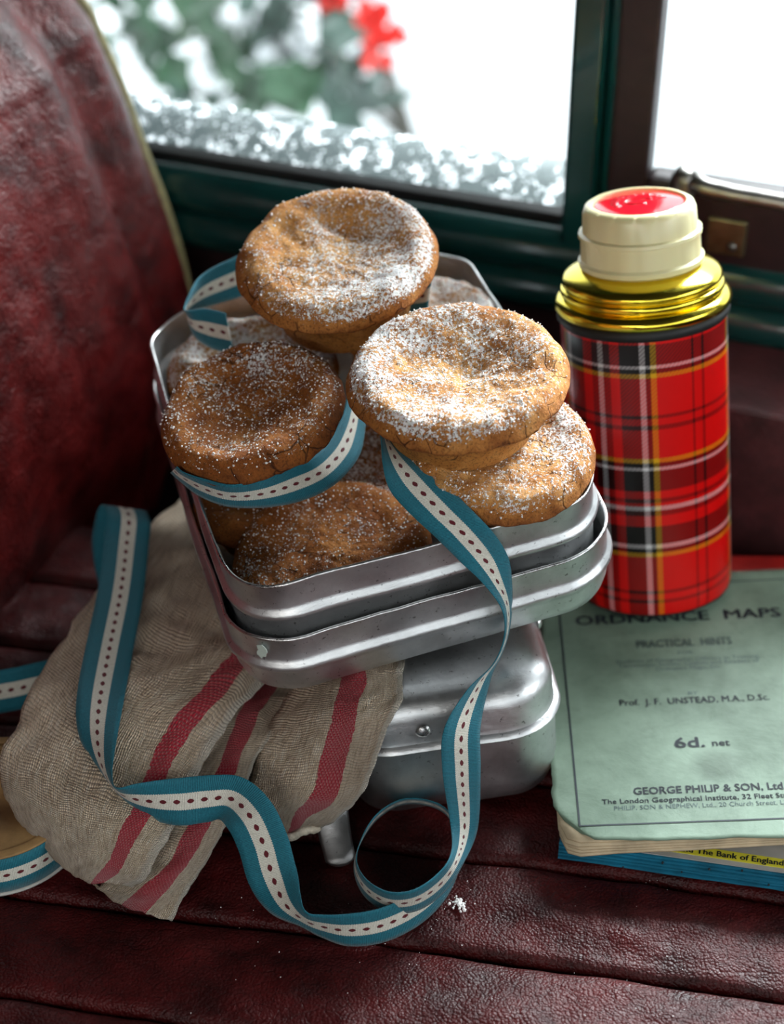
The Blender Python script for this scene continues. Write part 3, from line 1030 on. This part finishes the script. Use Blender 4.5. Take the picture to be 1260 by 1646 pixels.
def fleck():
    pts = []
    Mi = outer.matrix_world.inverted()
    W, D, r = TW + .009, TD + .009, .033
    a0 = R(-128)
    rnd = random.Random(5)
    k = 14
    ring = []
    for i in range(k):
        t = 2 * math.pi * i / k
        rr = rnd.uniform(.6, 1.15)
        ring.append((a0 + .085 * rr * math.cos(t), -.0078 + .0042 * rr * math.sin(t)))
    def at(a, z):
        o = r + .0008
        return Vector((-W / 2 + r + o * math.cos(a), -D / 2 + r + o * math.sin(a), z))
    vs = [at(a0, -.0078)] + [at(a, z) for a, z in ring]
    f = [(0, 1 + i, 1 + (i + 1) % k) for i in range(k)]
    o = mk('paint_fleck', vs, f, plain('pale_paint', (.50, .58, .52), .6), outer, smooth=False)
    mod(o, 'SOLIDIFY', thickness=.0006, offset=0)
fleck()

def lunch_tin():
    Ml = Matrix.Rotation(R(7.5), 3, 'Z') @ Matrix.Rotation(R(-4.5), 3, 'Y')
    W, D, r = .106, .100, .026
    C0 = Vector((.0270, -.0265, .0015))
    root = empty('lunch_tin', M=frame(C0, Ml))
    tag(root, 'closed aluminium lunch tin with riveted lid supporting the pie tins', 'tin')
    def shell(name, prof, m, parent, seed):
        rings = []
        for o, z in prof:
            if o < -.03:
                rings.append([Vector((x * .4, y * .3, z)) for x, y in rrect(W, D, r, 0)])
            else:
                rings.append([Vector((x + .0009 * fbm((x * 20, y * 20, seed)), y + .0009 * fbm((x * 20, y * 20, seed + 3)), z + .0006 * fbm((x * 20, y * 20, seed + 5)))) for x, y in rrect(W, D, r, o)])
        n = len(rings[0])
        fs = grid_faces(len(rings), n, True) + [tuple(range(n))[::-1], tuple(range((len(rings) - 1) * n, len(rings) * n))]
        return sharp(fix(mk(name, [p for g in rings for p in g], fs, m, parent)), 50)
    shell('body', [(-.04, .0), (-.016, 0.0), (-.009, .0012), (-.0035, .0050), (-.001, .0110), (0, .018), (0, .0455), (-.001, .0462), (-.04, .0462)], M_alu_low, root, 1)
    lid = shell('lid', [(-.04, .0463), (-.001, .0463), (.0016, .0467), (.0024, .0480), (.0016, .0496), (-.0006, .0506), (-.0012, .0530), (-.0014, .0640), (-.0026, .0675), (-.0060, .0712), (-.011, .0733), (-.018, .0741), (-.04, .0741)], M_alu_low, root, 4)
    Mi = root.matrix_world.inverted()
    for (x, y, z) in ((-.0145, -D / 2 + .0002, .0590), (W / 2 - .0012, .008, .0660)):
        p = Vector((x, y, z))
        nrm = Vector((0, -1, 0)) if y < -.03 else Vector((1, 0, 0))
        q = nrm.orthogonal().normalized(); s = nrm.cross(q)
        vs = []
        for a in range(5):
            t = a / 4 * math.pi / 2
            for j in range(16):
                b = 2 * math.pi * j / 16
                vs.append(p + nrm * (.0022 * math.sin(t)) + (q * math.cos(b) + s * math.sin(b)) * (.0037 * math.cos(t)))
        fix(mk('rivet', vs, grid_faces(5, 16, True), M_alu_edge, lid))
    # folding handle resting on the seat
    hp = [((528, 1270), .024), ((533, 1310), .017), ((539, 1345), .010), ((545, 1372), .0058), ((548, 1390), .0036)]
    pts = [Mi @ atz(x, y, z) for (x, y), z in hp]
    pts = [Vector(p) for p in spline([tuple(p) for p in pts], 6)]
    vs, hw = [], .0082
    side = Mi.to_3x3() @ Vector((1, .18, 0)).normalized()
    for i, p in enumerate(pts):
        t = (pts[min(i + 1, len(pts) - 1)] - pts[max(0, i - 1)]).normalized()
        nn = side.cross(t).normalized()
        k = i / (len(pts) - 1)
        wd = hw * (1.05 - .2 * k) * (1 if k < .86 else math.sqrt(max(.12, 1 - ((k - .86) / .15) ** 2)))
        for a, b in ((-1, .0), (-.8, 1), (0, 1.25), (.8, 1), (1, 0), (.8, -.7), (-.8, -.7)):
            vs.append(p + side * (wd * a) + nn * (.0022 * b))
    n = 7
    fs = grid_faces(len(pts), n, True) + [tuple(range(n)), tuple(range((len(pts) - 1) * n, len(pts) * n))[::-1]]
    fix(mk('handle', vs, fs, M_zinc, root))
lunch_tin()

# ================================================================== pies
def pie(label, px, py, z, Rl, tx, ty, h, dips, sug, dark=False, seed=0, grains=500, rim_lip=1.0, rot=0, sug_dir=(0, 0)):
    c = near(atz(px, py, z)); Rl *= KS; h *= KS
    nrm = Vector((tx, -ty, 1)).normalized()
    xx = Vector((1, 0, 0)); xx = (xx - nrm * xx.dot(nrm)).normalized(); yy = nrm.cross(xx)
    M = Matrix((xx, yy, nrm)).transposed()
    root = empty('mince_pie', M=frame(c - nrm * h, M))
    tag(root, label, 'pie', 'sugar-dusted mince pies in the tin')
    na, nr = 120, 46
    vs, sg, bw = [], [], []
    prof = []
    for i in range(nr):
        t = i / (nr - 1)
        if t <= .74:                                   # top of the lid
            k = t / .74
            r = Rl * .965 * k
            zz = .0012 - .0022 * math.cos(k * math.pi) * .2
            zz += .0028 * math.exp(-((k - .80) / .17) ** 2) - .0070 * max(0, (k - .86) / .14) ** 2.2 * .75
        elif t <= .90:                                 # rolled edge
            k = (t - .74) / .16
            a = math.pi * k
            r = Rl * (.965 + .035 * math.sin(a) - .020 * k)
            zz = -.0040 - .0046 * k * rim_lip
        else:                                          # underside back to the case
            k = (t - .90) / .10
            r = Rl * (.945 - .20 * k)
            zz = -.0086 + .0024 * k
        prof.append((r, zz, t))
    for r, zz, t in prof:
        for j in range(na):
            a = 2 * math.pi * j / na
            x0, y0 = math.cos(a), math.sin(a)
            ir = 1 + .020 * fbm((x0 * 1.3 + seed * 7, y0 * 1.3, seed)) + .007 * fbm((x0 * 6, y0 * 6, seed + 3))
            x, y = r * ir * x0, r * ir * y0
            dz = 0
            if t < .80:
                fade = 1 if t < .62 else max(0, (.80 - t) / .18)
                for dx, dy, rad, dep, *el in dips:
                    ex = el[0] if el else 1
                    ang = el[1] if len(el) > 1 else 0
                    u = (x / Rl - dx) * math.cos(ang) + (y / Rl - dy) * math.sin(ang)
                    v = -(x / Rl - dx) * math.sin(ang) + (y / Rl - dy) * math.cos(ang)
                    dz -= dep * math.exp(-((u / (rad * ex)) ** 2 + (v / rad) ** 2)) * fade
            lump = .0022 * fbm((x * 42, y * 42, seed)) + .0009 * fbm((x * 140, y * 140, seed + 2)) + .00035 * fbm((x * 420, y * 420, seed + 2))
            q = 1 if t < .9 else max(0, (1 - t) / .1)
            vs.append((x, y, zz + dz + lump * q + .0014 * t * fbm((x0 * 2, y0 * 2, seed + 11))))
            top = 1 if t < .72 else max(0, 1 - (t - .72) / .12)
            g = .0 + sug + .06 * fbm((x * 60, y * 60, seed + 20)) + (sug_dir[0] * x + sug_dir[1] * y) / Rl
            sg.append(g * top - .9 * (1 - top))
            e = max(0, (t - .66) / .16)
            bw.append(.24 * min(1, e) + (-.10 * math.exp(-(((x / Rl) ** 2 + (y / Rl) ** 2) / .3)) if not dark else .03))
    lid = mk('pastry_lid', [Vector(v) + Vector((0, 0, h)) for v in vs], grid_faces(nr, na, True) , M_crust_dark if dark else M_crust, root, attr={'sugar': sg, 'brown': bw})
    # close the top
    bm = bmesh.new(); bm.from_mesh(lid.data)
    bmesh.ops.remove_doubles(bm, verts=bm.verts, dist=1e-6)
    bmesh.ops.recalc_face_normals(bm, faces=bm.faces)
    bm.to_mesh(lid.data); bm.free()
    # case
    cv, sg2, bw2 = [], [], []
    r1, r0 = Rl * .775, Rl * .665
    cp = [(0, 0), (r0 * .6, 0), (r0 * .93, .0003), (r0, .0022)] + [(r0 + (r1 - r0) * k / 8, .0022 + (h - .0095) * k / 8) for k in range(1, 9)] + [(r1 * .98, h - .0055), (r1 * .86, h - .0140), (0, h - .0160)]
    for r, zz in cp:
        for j in range(96):
            a = 2 * math.pi * j / 96
            x0, y0 = math.cos(a), math.sin(a)
            k = 1 + .010 * fbm((x0 * 3, y0 * 3, seed + zz * 40)) + .008 * fbm((x0 * 12, y0 * 12, zz * 260 + seed))
            cv.append((r * k * x0, r * k * y0, zz)); sg2.append(-2); bw2.append(.06 + .25 * (zz / h - .3))
    case = mk('pastry_case', cv, grid_faces(len(cp), 96, True), M_case, root, attr={'sugar': sg2, 'brown': bw2})
    bm = bmesh.new(); bm.from_mesh(case.data)
    bmesh.ops.remove_doubles(bm, verts=bm.verts, dist=1e-6)
    bmesh.ops.recalc_face_normals(bm, faces=bm.faces)
    bm.to_mesh(case.data); bm.free()
    # grains of icing sugar standing proud of the crust
    rnd = random.Random(seed + 77)
    spots = []
    top_n = int(nr * .74)
    while len(spots) < grains:
        i = rnd.randrange(3, top_n + 3)
        if rnd.random() > i / top_n: continue
        j = rnd.randrange(na)
        p = Vector(vs[i * na + j]) + Vector((rnd.gauss(0, .0004), rnd.gauss(0, .0004), h))
        if sg[i * na + j] + rnd.gauss(0, .1) < sug - .1: continue
        spots.append((p, rnd.uniform(.00018, .00062)))
    blobs('icing_sugar', spots, M_sugar, root, 'stuff', seed)
    return root

pie('largest pale pie at the very top, with a deep crescent hollow', 540, 406, .207, .0525, -.10, .25, .040,
    [(.02, .42, .13, .0060, 2.0, -.5), (.30, .12, .30, .0042, 1.2, .3), (-.10, -.22, .16, .0022, 1.6, .2), (-.42, .35, .24, .001)], .215, seed=1, grains=1100, sug_dir=(.07, -.04))
pie('heavily sugared pie with a sunken centre, stacked above the flask-side pie', 735, 593, .193, .0540, -.07, .13, .035,
    [(.0, .06, .40, .0052, 1.2, .15), (.10, .10, .17, .0028, 1.5, .2), (-.38, .30, .16, .0022), (.25, -.30, .12, .0012, 2, 0)], .225, seed=2, grains=1300, sug_dir=(-.05, 0))
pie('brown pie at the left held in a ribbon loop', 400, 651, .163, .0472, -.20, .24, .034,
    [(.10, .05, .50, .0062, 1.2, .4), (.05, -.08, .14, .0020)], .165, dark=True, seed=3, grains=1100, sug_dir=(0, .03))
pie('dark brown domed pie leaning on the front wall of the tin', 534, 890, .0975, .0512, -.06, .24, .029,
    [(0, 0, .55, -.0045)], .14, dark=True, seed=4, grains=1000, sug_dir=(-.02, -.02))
pie('broad pie half hidden under the heavily sugared pie, nearest the flask', 800, 712, .157, .0482, .02, .20, .034,
    [(-.1, .1, .5, .003)], .20, seed=5, grains=900, sug_dir=(.04, .04))
pie('white-dusted pie in the back left corner under the ribbon end', 405, 584, .136, .0475, -.05, .06, .033,
    [(0, .1, .4, .004)], .255, seed=6, grains=500)
pie('pie in the back right corner, showing only its far rim', 668, 506, .155, .0475, .05, .02, .034,
    [(0, 0, .4, .003)], .27, seed=7, grains=300)
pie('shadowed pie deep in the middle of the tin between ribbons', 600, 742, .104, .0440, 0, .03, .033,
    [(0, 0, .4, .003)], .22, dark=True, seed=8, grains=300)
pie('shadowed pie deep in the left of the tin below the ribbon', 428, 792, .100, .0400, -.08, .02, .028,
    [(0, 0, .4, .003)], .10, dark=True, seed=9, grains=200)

# ================================================================== linen towel
def towel():
    rndp = []
    def patch(name, net, us, half, stripe, weave, k=9, seed=0, parent=None):
        P = np.array([[tuple(atz(*c)) for c in row] for row in net])
        nr, nc = P.shape[:2]
        rows = np.array([spline(P[i], k) for i in range(nr)])              # nr x n
        grid = np.array([spline(rows[:, j], k) for j in range(rows.shape[1])]).transpose(1, 0, 2)
        R_, C_ = grid.shape[:2]
        vs, u1, u2 = [], [], []
        uu = spline([[a] for a in us], k)[:, 0]
        for i in range(R_):
            for j in range(C_):
                p = Vector(grid[i, j])
                u = uu[j]; v = i / (R_ - 1)
                p += Vector((.0016 * fbm((p.x * 60, p.y * 60, seed)), .0016 * fbm((p.x * 60, p.y * 60, seed + 4)), .0026 * fbm((p.x * 45, p.y * 45, seed + 8)) + .0012 * fbm((p.x * 130, p.y * 130, seed))))
                if u > .94: p.z += .0007
                if i > R_ - 6 or j < 3 or j > C_ - 4:
                    p += Vector((fbm((p.x * 300, p.y * 300, 1)), fbm((p.x * 300, p.y * 300, 6)), 0)) * .0008
                p.z = max(p.z, .0022)
                vs.append(p); u1.append((u, v)); u2.append((u * weave[0], v * weave[1]))
        o = mk(name, vs, grid_faces(R_, C_, flip=True), M_linen, parent, uvs={'UVMap': u1, 'Weave': u2}, attr={'stripe': [stripe] * len(vs), 'half': [half] * len(vs)})
        mod(o, 'SOLIDIFY', thickness=.0013, offset=-1)
        return o
    main = [[(288, 800, .036), (330, 835, .038), (380, 880, .04), (430, 925, .04), (470, 960, .04)],
            [(207, 880, .042), (262, 930, .046), (325, 980, .047), (432, 1012, .045), (470, 1050, .043)],
            [(127, 990, .047), (190, 1040, .051), (270, 1075, .052), (375, 1072, .050), (412, 1112, .046)],
            [(60, 1092, .047), (120, 1140, .051), (195, 1172, .049), (276, 1196, .048), (335, 1215, .044)],
            [(0, 1232, .037), (70, 1262, .040), (148, 1290, .038), (225, 1308, .036), (284, 1318, .031)],
            [(20, 1305, .028), (85, 1345, .027), (140, 1370, .025), (184, 1387, .022), (242, 1404, .018)],
            [(72, 1366, .020), (112, 1396, .018), (135, 1410, .016), (154, 1419, .015), (212, 1428, .012)]]
    o = patch('striped_towel', main, [0, .25, .5, .76, 1.0], .062, .76, (.13, .20), seed=1)
    tag(o, 'beige linen tea towel with red stripes, bunched under the tins', 'tea towel')
    l2 = [[(395, 1075, .034), (440, 1095, .036), (485, 1105, .038)],
          [(345, 1145, .036), (398, 1150, .041), (448, 1158, .042)],
          [(315, 1220, .033), (372, 1222, .039), (413, 1222, .037)],
          [(262, 1310, .022), (326, 1316, .029), (376, 1314, .026)],
          [(215, 1385, .010), (284, 1390, .017), (337, 1375, .013)],
          [(165, 1428, .006), (238, 1440, .010), (302, 1432, .006)],
          [(150, 1424, .003), (212, 1466, .004), (277, 1480, .003)]]
    patch('towel_fold', l2, [0, .52, 1.0], .15, .52, (.065, .17), seed=3, parent=o)
    l3 = [[(470, 1060, .048), (566, 1060, .0700), (650, 1060, .0745)],
          [(470, 1100, .050), (566, 1100, .0725), (650, 1096, .0765)],
          [(436, 1165, .041), (554, 1153, .069), (641, 1130, .0795)],
          [(408, 1225, .035), (537, 1219, .050), (602, 1214, .060)],
          [(392, 1283, .027), (520, 1285, .034), (580, 1285, .038)],
          [(392, 1318, .018), (490, 1312, .024), (548, 1316, .026)],
          [(430, 1345, .011), (468, 1345, .012), (516, 1333, .014)]]
    n3 = 2 * 9 + 1
    f3 = patch('towel_fold', l3, [0, .54, 1.0], .10, .54, (.10, .13), seed=5, parent=o)
    # the lowest edge is rolled up
    row = [v.co.copy() for v in f3.data.vertices][-n3:]
    row = row[int(n3 * .30):]
    m_ = len(row)
    pts = [p + Vector((0, -.0012, .0010)) for p in row]
    tube('rolled_hem', pts, [(.0021 + .0005 * fbm((i * .5, 1, 4))) * min(1, .35 + i / 3, .35 + (m_ - 1 - i) / 3) for i in range(m_)], M_hem, o, 10)
towel()

# ================================================================== ribbons
RW = .0235
def ribbon(name, label, ctrl, k=14, group=None, m_=None, u0=0):
    """ctrl: (px, py, (mode, value), (wx, wy), s): centre pixel, its height ('z') or distance plane ('y'), edge vector A-B in pixels,
    s = +1 when edge A is nearer to the camera"""
    cen, wid = [], []
    for px, py, (mode, val), (wx, wy), s in ctrl:
        d = ray(px, py)
        if mode == 'z': p = atz(px, py, val)
        elif mode == 'y': p = aty(px, py, val)
        elif mode == 'zs': p = near(atz(px, py, val))
        elif mode == 'ys': p = near(aty(px, py, val))
        else: p = CAM + d * val
        dep = (p - CAM).dot(FWD)
        wv = RGT * (wx / FPX * dep) - UPV * (wy / FPX * dep)
        dn = d.normalized()
        wv = wv - dn * wv.dot(dn)
        if wv.length > RW: wv = wv.normalized() * RW
        rest = math.sqrt(max(0, RW ** 2 - wv.length ** 2))
        wv = wv - dn * (rest * s)
        cen.append(tuple(p)); wid.append(tuple(wv))
    cc = spline(cen, k); ww = spline(wid, k)
    vs, uv = [], []
    u = u0
    na = 9
    for i in range(len(cc)):
        if i: u += float(np.linalg.norm(cc[i] - cc[i - 1]))
        a = Vector(ww[i]).normalized() * RW
        for j in range(na):
            t = j / (na - 1)
            vs.append(Vector(cc[i]) + a * (.5 - t))
            uv.append((u, 1 - t))
    o = mk(name, vs, grid_faces(len(cc), na), M_ribbon, None, uvs={'UVMap': uv})
    mod(o, 'SOLIDIFY', thickness=.00045, offset=0)
    tag(o, label, 'ribbon', group)
    return o

Z = lambda v: ('z', v)
Y = lambda v: ('y', v)
ZS = lambda v: ('zs', v)
YS = lambda v: ('ys', v)
# long ribbon: from behind the towel, over its own loop, down the towel, round a ring on the seat, up over the tin to the pies
main_rib = [
    (196, 960, Z(.030), (44, 4), .4), (184, 915, Z(.042), (44, 2), .4), (180, 870, Z(.054), (46, 2), .4), (187, 832, Z(.064), (50, 4), .4), (199, 816, Z(.070), (60, 8), 0), (207, 832, Z(.071), (64, 14), 0), (204, 870, Z(.066), (68, 12), 0),
    (194, 952, Z(.060), (76, 12), 0), (176, 1042, Z(.057), (78, 10), 0), (160, 1130, Z(.056), (66, 8), .5), (157, 1190, Z(.053), (52, 8), .8), (167, 1238, Z(.049), (26, 14), 1), (190, 1273, Z(.046), (-6, -14), 1), (228, 1286, Z(.044), (-10, -46), .8),
    (285, 1289, Z(.044), (-4, -62), .5), (335, 1284, Z(.045), (6, -62), .5), (372, 1284, Z(.046), (28, -50), .4), (402, 1312, Z(.044), (58, -34), .3), (423, 1356, Z(.036), (66, -22), .3), (437, 1405, Z(.027), (64, -22), .4), (458, 1452, Z(.019), (42, -26), .8),
    (488, 1478, Z(.014), (8, -24), 1), (518, 1489, Z(.012), (2, -36), 1), (562, 1495, Z(.012), (0, -48), .9), (615, 1487, Z(.012), (-8, -50), .9), (668, 1462, Z(.012), (-16, -42), .9), (708, 1428, Z(.012), (-18, -30), 1), (734, 1385, Z(.013), (-10, -14), 1),
    (737, 1345, Z(.015), (-4, -9), 1), (718, 1306, Z(.018), (0, -9), 1), (684, 1290, Z(.020), (0, -9), 1), (644, 1290, Z(.020), (0, -9), 1), (606, 1313, Z(.020), (0, -9), 1), (580, 1352, Z(.019), (3, -10), 1), (571, 1392, Z(.020), (4, -14), 1),
    (588, 1428, Z(.021), (4, -26), 1), (625, 1450, Z(.023), (0, -32), 1), (668, 1447, Z(.025), (-6, -33), 1), (708, 1420, Z(.027), (-14, -26), 1), (734, 1382, Z(.030), (-20, -14), 1), (746, 1330, Y(-.105), (-36, -4), .8), (742, 1240, Y(-.102), (-50, 2), .7), (743, 1170, Y(-.096), (-48, 6), .7),
    (770, 1100, Y(-.076), (-32, 16), .8), (799, 1060, YS(-.042), (-14, 16), 1), (814, 1020, YS(-.035), (-8, 10), 1), (815, 975, YS(-.034), (-16, 10), 1), (798, 933, YS(-.033), (-42, 2), .8), (776, 895, YS(-.032), (-64, 10), .5),
    (744, 857, ZS(.1405), (-74, 18), 0), (708, 822, ZS(.148), (-68, 22), .2), (668, 780, ZS(.154), (-58, 24), .4), (636, 738, ZS(.158), (-34, 20), .8), (618, 700, ZS(.160), (-12, 8), 1), (612, 680, ZS(.161), (-8, 8), 1)]
ribbon('ribbon', 'long teal ribbon with cream stitched stripe, trailing from pies to seat', main_rib)
# ribbon cradling the left pie
rib2 = [(575, 620, ZS(.150), (-26, 0), .9), (571, 655, ZS(.146), (-30, 2), .9), (564, 690, ZS(.142), (-38, -6), .8), (549, 725, ZS(.138), (-44, -18), .7), (518, 757, ZS(.135), (-36, -34), .7), (476, 777, ZS(.134), (-22, -44), .7), (424, 793, ZS(.135), (-10, -38), .8), (370, 797, ZS(.136), (4, -32), .9),
        (325, 784, ZS(.137), (10, -24), .9), (292, 766, ZS(.139), (10, -12), 1), (279, 755, ZS(.140), (10, -10), 1)]
ribbon('ribbon', 'teal ribbon curved under the left brown pie', rib2, u0=.3)
# ribbon end curling at the back of the tin
rib3 = [(688, 450, ZS(.185), (5, -44), .6), (683, 475, ZS(.180), (6, -50), .6), (600, 470, ZS(.165), (0, -50), .6), (500, 432, ZS(.165), (0, -50), .6), (420, 432, ZS(.166), (-6, -52), .5), (374, 449, ZS(.164), (-10, -52), .6), (330, 468, ZS(.162), (-14, -42), .8), (306, 488, ZS(.160), (-8, -22), 1), (299, 503, ZS(.158), (-6, -14), 1),
        (309, 520, ZS(.157), (-6, -38), .9), (334, 528, ZS(.156), (-8, -52), .6), (356, 533, ZS(.156), (-10, -56), .6), (369, 536, ZS(.156), (-12, -56), .6)]
ribbon('ribbon', 'cut teal ribbon end curling over the back left pie', rib3, u0=.7)

# ================================================================== ribbon spool
def spool():
    c = atz(-12, 1288, .0)
    c2 = Vector((c.x, c.y, 0)); 
    p = atz(-12, 1285, .0235)
    root = empty('ribbon_spool', (p.x, p.y, .0015))
    tag(root, 'brown card spool wound with teal ribbon, half under the towel', 'spool')
    r = .0405
    lathe('core', [(0, .0005), (r - .002, .0005), (r - .0016, .002), (r - .0016, .0225), (r - .004, .0232), (.012, .0232), (.0115, .022), (0, .022)], M_kraft, root, 96)
    lathe('flange', [(r - .004, .0228), (r + .0006, .0230), (r + .0010, .0237), (r + .0002, .0243), (r - .004, .0240)], M_kraft, root, 96)
    lathe('flange', [(r - .004, 0), (r + .0016, 0), (r + .0018, .0009), (r + .0008, .0015), (r - .004, .0014)], M_greypaper, root, 96)
    n = 160
    vs, uv = [], []
    for i in range(n * 2 + 1):
        a = 2 * math.pi * i / n
        rr = r - .0006 + .0006 * i / n
        for j in range(5):
            vs.append((rr * math.cos(a), rr * math.sin(a), .0014 + .0214 * j / 4)); uv.append((a * r, j / 4))
    o = mk('wound_ribbon', vs, grid_faces(2 * n + 1, 5), M_ribbon, root, uvs={'UVMap': uv})
    mod(o, 'SOLIDIFY', thickness=.0004, offset=0)
spool()
ribbon('ribbon', 'blurred teal ribbon length entering behind the towel at the left edge', [(-90, 1165, Z(.016), (6, -30), .8), (-60, 1130, Z(.017), (0, -52), .6), (-20, 1116, Z(.018), (0, -58), .5), (40, 1104, Z(.020), (2, -60), .5), (100, 1085, Z(.021), (6, -58), .5), (150, 1040, Z(.022), (30, -48), .5), (185, 960, Z(.024), (40, -10), .5)], u0=1.1)

# ================================================================== crumbs of sugar on the seat
rnd = random.Random(9)
sp = []
def seat_spot(x, y, r):
    p = atz(x, y, 0)
    sp.append((Vector((p.x, p.y, .0018 + seat_h(p.x, p.y) + r * .5)), r))
for i in range(46):
    seat_spot(738 + rnd.gauss(0, 7), 1455 + rnd.gauss(0, 5), rnd.uniform(.0004, .0011))
for i in range(20):
    seat_spot(735 + rnd.gauss(0, 22), 1450 + rnd.gauss(0, 22), rnd.uniform(.0002, .0004))
for i in range(60):
    seat_spot(rnd.uniform(300, 1100), rnd.uniform(1420, 1640), rnd.uniform(.00012, .00035))
tag(blobs('sugar_crumbs', sp, M_sugar), 'small spill of white sugar crumbs on the leather seat', 'crumbs')
